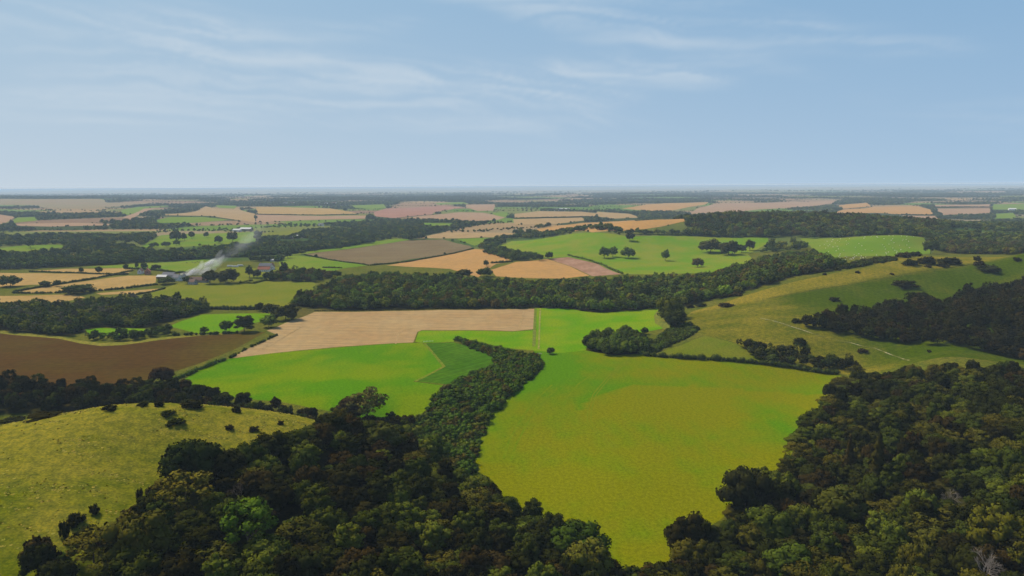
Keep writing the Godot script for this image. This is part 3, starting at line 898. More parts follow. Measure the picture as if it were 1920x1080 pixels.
	sheet("pasture", "wide green hill pasture with scattered round trees", pts([-34.8, 1568.9, 0.6, 1706.5, 108.4, 1601.7, 238.8, 1447.6, 385.1, 1468.5, 516.9, 1437.3, 493.1, 1369.8, 409.1, 1231.7, 380.0, 1097.8, 277.7, 982.3, 217.2, 992.9, 156.5, 1012.4, 141.3, 1172.0, 102.6, 1260.7, 66.2, 1253.6, 48.5, 1284.1, 25.4, 1333.1, 0.4, 1379.3]), mats.grass, tone(lin(.105, .20, .008), lin(.17, .20, .018), .008, 1.3))
	sheet("pasture", "green field dotted with sheep behind the right-hand hill", pts([569.4, 1407.2, 759.4, 1299.6, 646.6, 1092.2, 569.3, 1052.1]) + pts([520.0, 1100.0, 440.0, 1080.0]) + pts([380.3, 834.9, 498.6, 1164.1, 535.1, 1278.4]), mats.grass, pasture)
	sheet("stubble_field", "orange field along the foot of the wooded ridge", pts([59.4, 1958.7, 132.0, 2194, 243.3, 2496, 469.0, 2726, 404.2, 1664.4, 399.2, 1618.8, 322.4, 1538.5, 258.3, 1499.3, 172.1, 1529.0, 131.1, 1744.3]), mats.stubble, orange)
	# far fields
	sheet("stubble_field", "upper tan field right of the far centre wood", pts([14.8, 3481, 142.0, 3759, 354.7, 3644, 407.2, 3402, 348.3, 3002, 5.7, 2830]), mats.stubble, tan)
	sheet("stubble_field", "lower tan field right of the far centre wood", pts([5.4, 2723, 282.1, 2896, 281.8, 2686, 142.8, 2373, 9.7, 2312]), mats.stubble, tan)
	sheet("stubble_field", "tan wedge pointing right beside the far centre wood", pts([430.6, 3644, 535.8, 3259, 522.0, 2910, 400.7, 2819, 359.0, 2998]), mats.stubble, tan)
	sheet("stubble_field", "wide orange-tan field beyond the ridge wood", pts([654.9, 4278, 1136.4, 5257, 1479.8, 5369, 1318.8, 4916, 782.4, 3743, 722.4, 4032]), mats.stubble, orange)
	sheet("stubble_field", "long pinkish field reaching right beyond the ridge wood", pts([1062.6, 4130, 1447.4, 5113, 1853.6, 5186, 2529, 5618, 2186, 4894, 1703.9, 4234, 1336.4, 3897, 784.1, 3183]), mats.stubble, pink)
	sheet("stubble_field", "small orange field left of the far right woods", pts([2039, 4488, 2546, 5143, 2157, 4310, 1880.7, 4071]), mats.stubble, orange)
	sheet("stubble_field", "bright tan hill field at the far right", pts([1484.8, 3306, 1767.0, 3824, 2144, 4233, 2380, 4205, 2250, 3847, 1874.7, 3174, 1769.1, 3249, 1722.8, 3398]), mats.stubble, orange)
	sheet("stubble_field", "thin pink strip below the bright tan hill field", pts([1722.8, 3164, 1832.7, 3094, 1711.8, 2866, 1667.3, 2979]), mats.stubble, pink)
	sheet("stubble_field", "pinkish field by the right edge of the view", pts([2334, 3942, 2585, 3864, 2211, 3301, 1911.6, 3172]), mats.stubble, pink)
	sheet("stubble_field", "upper pinkish strip by the right edge of the view", pts([2659, 4520, 3051, 4565, 2756, 4121, 2392, 4044]), mats.stubble, pink)
	sheet("pasture", "green field at the far right edge of the view", pts([3061, 4564, 3385, 4548, 2719, 3650, 2517, 3749]), mats.grass, pasture)
	sheet("pasture", "lower green field at the far right edge of the view", pts([2231, 3306, 2400, 3424, 1977.0, 2803, 1901.4, 2812]), mats.grass, pasture)
	sheet("pasture", "olive grass clearing in the ridge wood", pts([796.1, 1562.1, 833.6, 1566.7, 811.0, 1515.0, 773.4, 1499.0]), mats.grass, olive)
	sheet("stubble_field", "pale tan field at the left of the far centre", pts([-1570.8, 4409, -1435.8, 4397, -1046.8, 4149, -712.4, 3331, -867.4, 3242, -1207.3, 3384]), mats.stubble, gold)
	sheet("stubble_field", "pink-tan field below the pale tan field at left centre", pts([-1155.0, 3236, -843.7, 3153, -642.8, 3181, -596.7, 2929, -769.5, 2873, -895.2, 2733, -944.0, 2641]), mats.stubble, pink)
	sheet("ploughed_field", "reddish brown field in the far centre", pts([-662.4, 3432, -745.8, 4281, -458.1, 4769, -298.6, 4501, -388.2, 3615, -368.7, 3316, -480.7, 2941, -587.7, 3090]), mats.plough, tone(lin(.21, .105, .075), lin(.24, .13, .09), .004))
	sheet("stubble_field", "pale tan field right of the reddish brown field", pts([-464.1, 2905, -356.5, 3250, -270.6, 3662, -146.3, 3622, -9.7, 3040, -48.7, 2686, -150.5, 2542, -201.4, 2720, -385.2, 2882]), mats.stubble, pink)
	sheet("stubble_field", "pink field beyond the reddish brown field", pts([-321.9, 4967, -113.4, 5231, -98.5, 3865, -182.0, 3807, -278.2, 4389]), mats.stubble, pink)
	sheet("pasture", "green field in front of the far centre woods", pts([-1065.9, 4793, -899.6, 5061, -767.7, 4407, -789.4, 4093, -975.0, 4412]), mats.grass, pasture)
	sheet("pasture", "green strip beyond the pink field in the far centre", pts([-561.1, 5238, -383.5, 5663, -300.8, 5112, -505.9, 4961]), mats.grass, pasture)
	sheet("pasture", "green field left of the far centre wood", pts([-100.4, 3620, -17.1, 3670, -24.4, 2896, -82.5, 3329]), mats.grass, pasture)
	sheet("stubble_field", "broad olive-tan hill field in the left distance", pts([-4139, 5581, -4107, 5770, -3398, 5930, -2874, 5097, -2678, 5083, -2638, 5307, -2403, 4433, -2281, 3886, -2556, 4000, -3125, 4677, -3380, 4553]), mats.grass, tone(lin(.215, .18, .085), lin(.25, .17, .095), .002))
	sheet("pasture", "green strip on the left far hill", pts([-2077, 3820, -2223, 4289, -2254, 4820, -2064, 4211, -2047, 3994, -1658.2, 3105, -1777.0, 3255]), mats.grass, pasture)
	sheet("stubble_field", "tan strip on the left far hill", pts([-1656.5, 3106, -2047, 3994, -2005, 4028, -1682.8, 3261, -1453.6, 2735, -1547.4, 2844]), mats.stubble, pink)
	sheet("stubble_field", "small tan field at the left edge in the distance", pts([-2389, 3245, -2328, 3260, -2066, 2986, -1746.7, 2462, -1786.8, 2421]), mats.stubble, pink)
	sheet("pasture", "small green field at the left edge in the distance", pts([-2017, 2919, -1962.6, 2963, -1756.0, 2643, -1760.9, 2514]), mats.grass, pasture)
	sheet("stubble_field", "long thin tan strip in the left distance", pts([-1735.1, 2463, -1675.3, 2498, -1561.7, 2525, -1431.0, 2494, -1316.7, 2420, -1502.6, 2343, -1622.9, 2366]), mats.stubble, pink)
	sheet("stubble_field", "wide tan rolling field in the left far middle", pts([-1529.7, 3097, -1556.0, 3375, -1598.3, 3596, -1934.2, 4539, -1734.6, 4186, -1575.9, 4065, -1646.6, 4281, -1212.5, 3384, -947.8, 2640, -1110.8, 2826, -1280.6, 3047, -1427.7, 3046]), mats.stubble, tan)
	sheet("pasture", "dark green strip across the wide tan rolling field", pts([-1335.9, 2678, -1379.4, 2896, -1270.9, 2945, -1096.2, 2778, -1095.5, 2700, -1136.9, 2543, -1242.7, 2527]), mats.grass, pasture)
	sheet("pasture", "green hilltop field above the wide tan rolling field", pts([-1990.0, 4805, -1758.6, 4601, -1622.8, 4202, -1741.3, 4264]), mats.grass, pasture)
	sheet("pasture", "pale green glade in the middle distance woods", pts([-708.3, 2001, -656.2, 2200, -624.0, 2173, -609.4, 1943.0, -665.0, 1894.2]), mats.grass, olive)
	sheet("pasture", "small green gap among the woods of the far centre", pts([-318.0, 2547, -200.2, 2453, -194.5, 2278, -290.1, 2364]), mats.grass, pasture)

# ---------------------------------------------------------------- woods
const DARK := Color(0.0442, 0.0572, 0.0099)
const DEEP := Color(0.0403, 0.0400, 0.0077)
const MID := Color(0.0756, 0.1064, 0.0132)
const OLIVE := Color(0.1105, 0.1144, 0.0110)
const BRIGHT := Color(0.1170, 0.1690, 0.0130)
const BROWN := Color(0.0832, 0.0624, 0.0143)
const BLUISH := Color(0.0456, 0.0676, 0.0176)
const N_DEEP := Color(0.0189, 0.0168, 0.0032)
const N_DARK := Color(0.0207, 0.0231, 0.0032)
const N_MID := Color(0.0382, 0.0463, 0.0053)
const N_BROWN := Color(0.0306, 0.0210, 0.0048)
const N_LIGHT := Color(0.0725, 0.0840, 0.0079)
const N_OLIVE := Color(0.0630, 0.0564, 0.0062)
const GREY := Color(0.060, 0.056, 0.030)

func grow_woods() -> void:
	var mid := ["mid0", "mid1", "mid2", "mid3", "mid4", "mid0", "mid1", "midairy0", "midairy1"]
	var far := ["far0", "far1", "far2", "far3"]
	wood("woodland", "long dark wood across the middle of the valley", "woodland", pts([-246.2, 782.1, -231.0, 764.8, -181.4, 746.5, -114.0, 750.4, 22.9, 758.7, 57.3, 756.5, 83.6, 735.0, 106.1, 736.0, 155.8, 747.1, 183.2, 732.0, 279.4, 770.3, 310.9, 792.3, 360.7, 797.8, 387.5, 816.8, 387.1, 857.2, 489.0, 1151.5, 450.2, 1151.6, 393.2, 1088.6, 314.7, 949.1, 254.6, 887.7, 199.3, 910.4, 141.9, 916.4, 102.9, 907.6, 27.7, 915.9, -35.1, 930.6, -88.2, 974.9, -195.3, 996.2, -229.9, 951.7, -236.5, 881.1, -245.5, 853.5]), 8.2, mid, [DARK, MID, DARK, OLIVE, MID, BROWN, DARK, BRIGHT, MID], .66, 1.18, 21)
	wood("woodland", "dark wood at the left edge behind the ploughed field", "woodland", pts([-499.5, 642.7, -465.3, 635.9, -426.7, 621.6, -382.4, 603.7, -380.8, 624.2, -390.0, 646.3, -327.4, 641.3, -328.0, 684.4, -317.5, 726.8, -329.1, 760.8, -349.4, 780.8, -377.6, 790.6, -424.7, 800.6, -445.3, 810.6, -481.8, 765.1, -532.9, 763.5, -585.1, 756.0]), 8.0, mid, [DARK, BLUISH, DARK, GREY, DARK, OLIVE], .7, 1.1, 22)
	wood("woodland", "low belt of bushes and trees above the brown field", "woodland", pts([-365.6, 598.6, -343.7, 576.6, -311.6, 582.5, -295.7, 605.3, -306.6, 626.3, -327.4, 604.2]), 6.5, mid, [DARK, MID, DARK], .42, .7, 23)
	wood("woodland", "dark brown wood on the right-hand hillside", "woodland", pts([239.1, 584.9, 250.8, 567.3, 285.6, 541.9, 299.7, 530.0, 325.1, 506.1, 353.5, 490.6, 354.5, 448.1, 514.8, 648.0, 519.5, 715.8, 489.4, 718.9, 434.1, 682.0, 376.0, 619.0, 403.0, 692.8, 361.7, 653.1, 323.4, 626.0, 293.8, 623.7, 275.6, 603.9]), 8.5, mid, [N_DEEP, N_DEEP, N_BROWN, N_DEEP, N_DARK], .68, 1.1, 24)
	wood("woodland", "belt of mixed trees below the chalk path", "woodland", pts([173.0, 545.8, 195.7, 533.4, 217.0, 525.3, 245.1, 507.3, 245.5, 480.5, 231.9, 495.0, 187.2, 508.8, 175.4, 520.9]), 6.5, mid, [N_DARK, N_DEEP, DEEP, N_MID, DARK], .45, .85, 25)
	wood("thicket", "dense low thicket running down the valley to the meadow", "thicket", pts([-48.5, 601.4, -26.8, 579.6, 4.0, 552.5, 19.9, 527.7, 22.8, 500.3, -3.6, 425.7, -16.7, 380.1, -18.8, 325.3, -18.0, 298.3, -30.0, 289.2, -58.5, 372.8, -50.7, 405.8, -35.2, 461.5, -11.2, 508.0, -11.8, 534.8, -35.1, 569.7]), 3.8, ["bush0", "bush1", "bush2"], [Color(0.057, 0.095, 0.010), Color(0.052, 0.084, 0.009), Color(0.081, 0.095, 0.010), Color(0.038, 0.059, 0.009), Color(0.067, 0.057, 0.010), Color(0.062, 0.105, 0.010)], 0.8, 2.1, 26)
	wood("thicket", "dense clump of small trees between the two green fields", "thicket", pts([58.7, 558.3, 65.3, 591.1, 100.8, 601.8, 106.5, 582.3, 105.3, 540.5, 78.1, 538.3]), 6.0, ["round0", "round1", "spread2"], [DARK, MID, MID], .72, 1.1, 27)
	wood("thicket", "low dark scrub below the large olive tree", "thicket", pts([100.7, 574.0, 119.0, 578.1, 145.3, 632.5, 160.5, 639.6, 160.1, 604.2, 151.6, 585.2, 129.3, 564.9, 114.0, 542.6, 100.4, 536.3]), 3.0, ["bush0", "bush1", "bush2"], [MID, DARK, DARK], .9, 1.6, 28)
	wood("woodland", "dark row of trees behind the lower left hill crest", "woodland", pts([-360.0, 378.0, -290.0, 384.0, -215.0, 376.0, -160.0, 372.0, -125.0, 368.0, -95.0, 365.0, -62.0, 366.0, -48.0, 380.0, -60.0, 386.0, -75.0, 383.0, -95.0, 388.0, -130.0, 404.0, -200.0, 418.0, -290.0, 430.0, -370.0, 430.0]), 7.6, ["round0", "tall0", "tall1", "spread0", "round2", "tall2", "airy0"], [N_DARK, N_DARK, N_DEEP, N_BROWN, N_MID, N_DEEP], .62, .98, 29)
	wood("woodland", "dark beech wood along the ridge on the right", "woodland", pts([358.3, 1471.6, 408.4, 1473.2, 628.6, 1398.6, 780.8, 1336.5, 848.0, 1415.9]) + pts([1100.0, 1750.0, 900.0, 1850.0, 560.0, 1800.0, 470.0, 1690.0, 410.0, 1580.0]), 11.5, mid, [DARK, MID, BROWN, DEEP, DARK, OLIVE], .9, 1.6, 30)
	wood("woodland", "brown-green wood at the right edge behind the hill", "woodland", pts([679.8, 1124.2, 685.3, 1024.7, 655.6, 928.1]) + pts([680.0, 960.0, 860.0, 960.0, 980.0, 1300.0, 760.0, 1330.0]), 8.5, mid, [DEEP, DARK, BROWN, OLIVE, DARK], .7, 1.1, 31)
	wood("woodland", "long dark tree belt behind the village paddock", "woodland", pts([-839.3, 1115.2, -812.5, 1124.7, -771.7, 1139.7, -709.0, 1178.6, -624.5, 1259.7, -544.7, 1295.6, -516.2, 1322.8, -424.5, 1363.8, -370.9, 1548.4, -335.4, 1725.9, -356.9, 1769.1, -444.5, 1650.7, -511.6, 1421.9, -720.1, 1351.6, -813.5, 1259.4, -917.5, 1221.0]), 8.5, far, [DARK, BLUISH, DARK, DARK, MID], .75, 1.15, 32)
	wood("woodland", "hedgerow trees along the top of the green hill pasture", "woodland", pts([-38.3, 1730.9, 0.6, 1761.1, 113.3, 1673.3, 241.0, 1461.0, 386.4, 1473.4, 388.9, 1483.4, 243.3, 1475.5, 119.2, 1761.1, -45.8, 1771.2]), 11.0, far, [DARK, MID, DARK, OLIVE], .7, 1.3, 33)
	wood("woodland", "trees between the village and the long dark wood", "woodland", pts([-340.2, 976.3, -306.3, 966.4, -268.9, 957.7, -266.2, 980.3, -244.3, 1013.0, -280.8, 1035.3, -318.4, 1056.7, -344.3, 1038.6, -346.7, 1010.9]), 8.0, mid, [DARK, DARK, BROWN, MID], .65, 1.1, 34)
	wood("woodland", "scattered trees in the gully below the green hill pasture", "woodland", pts([-57.3, 1396.3, -40.0, 1542.7, 0.4, 1370.2, 25.2, 1322.8, 48.3, 1277.1, 37.3, 1231.5, 0.2, 1221.3, -29.3, 1313.1]), 9.0, mid, [DARK, MID, DARK], .5, .9, 35)
	near_wood("left", pts([-80.4, 285.7, -81.9, 388.5, -61.2, 381.4, -30.0, 289.2, -17.9, 295.6, -0.5, 269.0, 25.7, 253.0, 34.2, 234.5, 29.1, 192.8, 3.8, 126.9, -48.8, 127.8, -90.0, 151.2, -126.0, 174.2, -114.9, 192.0, -111.9, 208.8, -116.1, 226.4, -117.6, 237.2, -101.8, 249.4, -89.8, 260.3]), 8.8, [[N_DEEP, "dark brown-green"], [N_DEEP, "dark brown-green"], [N_DARK, "dark green"], [N_DARK, "dark green"], [N_MID, "mid green"], [N_MID, "mid green"], [N_LIGHT, "lighter green"], [N_BROWN, "brownish"]], 41, .82, NEAR_CLEAR)
	near_wood("right", pts([232.3, 471.9, 250.5, 440.0, 277.4, 429.5, 306.1, 414.3, 333.9, 387.0, 188.9, 199.9, 116.1, 136.1, 37.1, 134.4, 31.4, 197.5, 51.1, 226.1, 58.8, 241.2, 80.6, 261.9, 100.2, 286.8, 127.0, 315.5, 152.1, 362.7, 170.9, 387.0, 193.9, 425.6]), 9.0, [[N_DEEP, "dark brown-green"], [N_DARK, "dark green"], [N_DARK, "dark green"], [N_MID, "mid green"], [N_BROWN, "brownish"], [N_OLIVE, "olive green"], [N_MID, "mid green"], [N_LIGHT, "lighter green"], [N_DARK, "dark green"]], 42, .86, NEAR_CLEAR)
	# countryside beyond: trees stand wherever no open field lies, then woods and hedges of a mosaic of fields
	rng.seed = 404
	var spots := PackedVector2Array()
	var lows := PackedVector2Array()
	var d := 1240.0
	while d < 6200.0:
		var gap := 9.0 + d * .0036
		var x := -d * .82 - 60.0
		while x < d * .82 + 60.0:
			x += gap * rng.randf_range(.7, 1.3)
			var q := Vector2(x, d + gap * rng.randf_range(-.5, .5))
			if within(fields, q): continue
			if within(fields, q * 1.035) or within(fields, q * 1.075):
				if rng.randf() < .07: lows.append(q)
				continue
			if q.y > 1900.0:
				var edge := hedge_net.get_noise_2d(q.x, q.y)
				var v := field_net.get_noise_2d(q.x, q.y)
				if v < wooded(q.y):
					if edge < -.86 and rng.randf() < .8: lows.append(q)
					continue
			elif noise_a.get_noise_2d(q.x * .0035, q.y * .0035) > .2 and rng.randf() < .94: continue
			spots.append(q)
		d += gap * 1.05
	plant("distant_woodland", "broad belts of woodland between the far fields", "woodland", spots, far, [DARK, DARK, MID, BLUISH, DARK, OLIVE], .75, 1.2, .00006)
	plant("distant_hedgerows", "dark hedges and small trees bordering the far fields", "hedgerow", lows, far, [DARK, DARK, MID, BLUISH], .28, .62, .00004)
	spots = PackedVector2Array()
	lows = PackedVector2Array()
	d = 6100.0
	while d < 16000.0:
		var x := -d * .82
		var gap := 22.0 + (d - 6100.0) * .008
		while x < d * .82:
			x += gap * rng.randf_range(.5, 1.5)
			var q := Vector2(x, d + rng.randf_range(-.5, .5) * d * .012)
			if rng.randf() < smoothstep(9000.0, 16000.0, d) * .8: continue
			if far_net.get_noise_2d(q.x, q.y) > .22: spots.append(q)
			elif far_edge.get_noise_2d(q.x, q.y) < -.84: lows.append(q)
		d += d * rng.randf_range(.010, .02)
	plant("horizon_woodland", "dark woodland fading into the haze below the horizon", "woodland", spots, ["copse0", "copse1", "copse2"], [DARK, DARK, BLUISH], .8, 1.3, .00002)
	plant("horizon_hedgerows", "thin dark hedges between the hazy fields near the horizon", "hedgerow", lows, ["copse0", "copse1", "copse2"], [DARK, DARK, BLUISH], .3, .6, .00002)
	near_trees()

# trees of the two near woods: the largest in view become things, the others a mass
func near_trees() -> void:
	var inv := cam.transform.affine_inverse()
	var f := 1.0 / tan(deg_to_rad(22.0))
	var list := []
	for s in tree_spots:
		var p: Vector3 = inv * on(s.q.x, s.q.y, s.high * .6)
		var px := Vector2(p.x / -p.z * f * 540.0 + 960.0, 540.0 - p.y / -p.z * f * 540.0)
		var size: float = s.wide / -p.z
		if px.x < -30 or px.x > 1950 or px.y > 1120: size *= .05
		s.px = px
		s.size = size
		list.append(s)
	list.sort_custom(func(a, b): return a.size > b.size)
	var chosen := list.slice(0, TREES)
	# the label names the wood, the row from the bottom of the picture and the place in it
	for side in ["left", "right"]:
		var rows := {}
		for s in chosen:
			if s.side != side: continue
			var r := clampi(int((1110.0 - s.px.y) / 30.0), 0, 20)
			if not rows.has(r): rows[r] = []
			rows[r].append(s)
		for r in rows:
			var row: Array = rows[r]
			row.sort_custom(func(a, b): return a.px.x < b.px.x)
			for k in row.size():
				var s = row[k]
				var place: String = "leftmost" if k == 0 else "rightmost" if k == row.size() - 1 else ORDINAL[mini(k, ORDINAL.size() - 1)] + " from left"
				s.label = "%s %s tree, %s in %s row from bottom, lower %s wood" % [s.look, s.shape, place, ORDINAL[r], side]
	for s in chosen:
		rng.seed = int(s.q.x * 7 + s.q.y * 131)
		tree(s.name, s.label, "tree", s.kind, s.q.x, s.q.y, s.high, s.wide, s.tint, "trees of the %s wood" % ("lower left" if s.side == "left" else "lower right"))
	var rest := {"left": {}, "right": {}}
	var cols := {"left": {}, "right": {}}
	for s in list.slice(TREES):
		if not rest[s.side].has(s.kind):
			rest[s.side][s.kind] = []
			cols[s.side][s.kind] = PackedColorArray()
		var natural: float = {"round": 12.0, "spread": 10.5, "tall": 15.0, "airy": 13.5, "conifer": 15.8}[s.kind.rstrip("0123456789")]
		var broad: float = {"round": 11.0, "spread": 13.2, "tall": 8.8, "airy": 9.0, "conifer": 7.4}[s.kind.rstrip("0123456789")]
		rest[s.side][s.kind].append(Transform3D(Basis(Vector3.UP, s.q.x).scaled(Vector3(s.wide / broad, s.high / natural, s.wide / broad)), on(s.q.x, s.q.y, -.3)))
		cols[s.side][s.kind].append(s.tint)
	for side in rest:
		var o := thing("woodland", Vector3.ZERO)
		tag(o, "further trees of the dark %s wood" % ("lower left" if side == "left" else "lower right"), "woodland", "", "stuff")
		for k in rest[side]: mass("trees", crowns[k], rest[side][k], cols[side][k], mats.leaf, o)

const TREES := 235
const ORDINAL := ["first", "second", "third", "fourth", "fifth", "sixth", "seventh", "eighth", "ninth", "tenth", "eleventh", "twelfth", "thirteenth", "fourteenth", "fifteenth", "sixteenth", "seventeenth", "eighteenth", "nineteenth", "twentieth", "twenty-first", "twenty-second", "twenty-third", "twenty-fourth", "twenty-fifth", "twenty-sixth", "twenty-seventh", "twenty-eighth", "twenty-ninth", "thirtieth"]

func near_wood(side: String, p: PackedVector2Array, spacing: float, palette: Array, sd: int, small := 1.0, avoid := []) -> void:
	for q in scatter(p, spacing, sd):
		var clash := false
		for a in avoid:
			if q.distance_to(Vector2(a[0], a[1])) < a[2]: clash = true
		if clash: continue
		var roll := rng.randf()
		var kind: String = pick(["round0", "round1", "round2", "round3", "spread0", "spread1", "spread2", "round1", "spread0", "tall0", "tall1", "tall2"])
		var n := "broadleaf_tree"
		var shape: String = {"r": "domed", "s": "broad crowned", "t": "tall narrow"}[kind[0]]
		var pal: Array = pick(palette)
		if roll < .11:
			kind = pick(["airy0", "airy1"])
			shape = "open crowned"
			pal = [N_OLIVE, "olive green"]
		elif roll < .09 and side == "right":
			kind = pick(["conifer0", "conifer1"])
			shape = "pointed"
			n = "conifer_tree"
			pal = [N_DEEP, "dark green"]
		var s := rng.randf_range(.72, 1.3) * small
		var high := 11.5 * s * rng.randf_range(.85, 1.12)
		var wide := spacing * 1.28 * rng.randf_range(.75, 1.3)
		if kind[0] == "t": high *= 1.2; wide *= .8
		if kind[0] == "c": high *= 1.25; wide = high * .45
		tree_spots.append({"q": q, "side": side, "kind": kind, "name": n, "shape": shape, "high": high, "wide": wide, "tint": jitter(pal[0], .2), "look": pal[1]})

# ---------------------------------------------------------------- hedges
func hedges() -> void:
	rng.seed = 909
	hedge("hedge", "long straight dark hedge along the top of the meadow", pts([99.9, 533.4, 135.0, 518.6, 186.2, 506.0, 229.6, 490.0]), 3.2, 3.4, DARK)
	hedge("hedge", "ragged hedge between the ploughed field and the bright green pasture", pts([-228.8, 462.2, -225.6, 488.6, -221.9, 515.7, -217.0, 535.5]), 3.0, 2.8, MID, .3)
	hedge("hedge", "gappy row of shrubs between ploughed field and stubble", pts([-216.4, 534.1, -214.0, 561.2, -208.5, 592.9, -204.8, 615.1]), 2.2, 2.0, DARK, .55)
	hedge("hedge", "hedge along the upper edge of the small bright green field", pts([-325.9, 753.3, -296.7, 751.4, -250.0, 748.3]), 3.0, 4.0, DARK)
	hedge("hedge", "bushy hedge above the brown field by the bright green field", pts([-294.5, 602.8, -272.2, 609.6, -242.6, 617.3]), 2.5, 2.6, DARK, .45)
	hedge("hedge", "thin dark hedge on the bank above the tan stubble", pts([-208.3, 741.2, -113.6, 747.4, -34.5, 754.2, 24.5, 755.7]), 1.2, .9, DEEP)
	hedge("hedge", "hedge between two tan strips at the far left", pts([-625.3, 884.5, -607.9, 958.9, -597.5, 996.6, -588.1, 1047.7, -571.7, 1054.0]), 2.4, 2.4, DARK)
	hedge("hedge", "hedge below the long tan stubble strip", pts([-619.0, 875.5, -568.5, 874.0, -529.7, 886.9, -494.7, 909.3, -472.3, 942.0]), 2.6, 2.6, DARK, .25)
	hedge("hedge", "thin hedge above the far left tan field", pts([-747.3, 1096.9, -676.3, 1082.1, -590.9, 1054.2, -588.0, 1100.2]), 2.2, 2.0, DARK)
	hedge("hedge", "clipped hedge round the corner of the olive pasture", pts([-457.6, 859.0, -446.4, 894.8, -445.9, 907.9]), 2.2, 2.0, DARK)
	hedge("hedge", "hedge behind the village houses under the green paddock", pts([-623.5, 1138.3, -559.3, 1109.1, -505.0, 1064.4, -488.3, 1063.0]), 2.5, 2.6, DARK)
	hedge("hedge", "hedge between grey-brown ploughland and orange stubble", pts([-233.4, 1167.6, -183.0, 1218.6, -116.0, 1409.7, -82.7, 1540.7]), 2.6, 2.2, DARK)
	hedge("hedge", "line of hedge shrubs left of the grey-brown ploughed field", pts([-396.5, 1355.6, -320.8, 1256.4, -235.2, 1167.5]), 2.2, 1.8, DARK, .3)
	hedge("hedge", "short hedge between the two orange stubble fields", pts([-35.8, 1196.1, 2.1, 1211.0]), 3.0, 3.0, DARK)
	hedge("hedge", "row of shrubs down the right side of the reddish plot", pts([101.2, 1279.7, 124.8, 1227.5, 147.3, 1149.9, 158.7, 1011.7]), 2.6, 2.6, MID, .35)
	hedge("hedge", "yellow-green clipped garden hedge right of the smoke", pts([-366.7, 952.7, -346.5, 948.3, -340.5, 981.5]), 3.0, 2.6, OLIVE)
	hedge("hedge", "inner clipped garden hedge right of the smoke", pts([-364.6, 962.6, -357.8, 975.9]), 2.4, 2.2, OLIVE)
	hedge("hedge", "hedge across the lawn left of the clump of village trees", pts([-302.9, 1134.5, -268.8, 1123.8]), 2.4, 2.0, DEEP)
	hedge("hedge", "dark hedge below the wide tan rolling field", pts([5.5, 2774, 286.7, 2944, 348.4, 2946]), 5.0, 4.0, DARK)
	hedge("hedge", "hedge across the pale tan field of left centre", pts([-1178.7, 3303, -857.7, 3205, -700.8, 3276]), 4.0, 3.0, DARK)
	hedge("hedge", "hedge down the side of the bright tan hill field", pts([1744.4, 3204, 1857.3, 3128]), 5.0, 4.5, DARK)
	hedge("hedge", "hedge between the two pinkish fields on the right", pts([2387, 4046, 2680, 4007]), 5.0, 5.0, DARK)

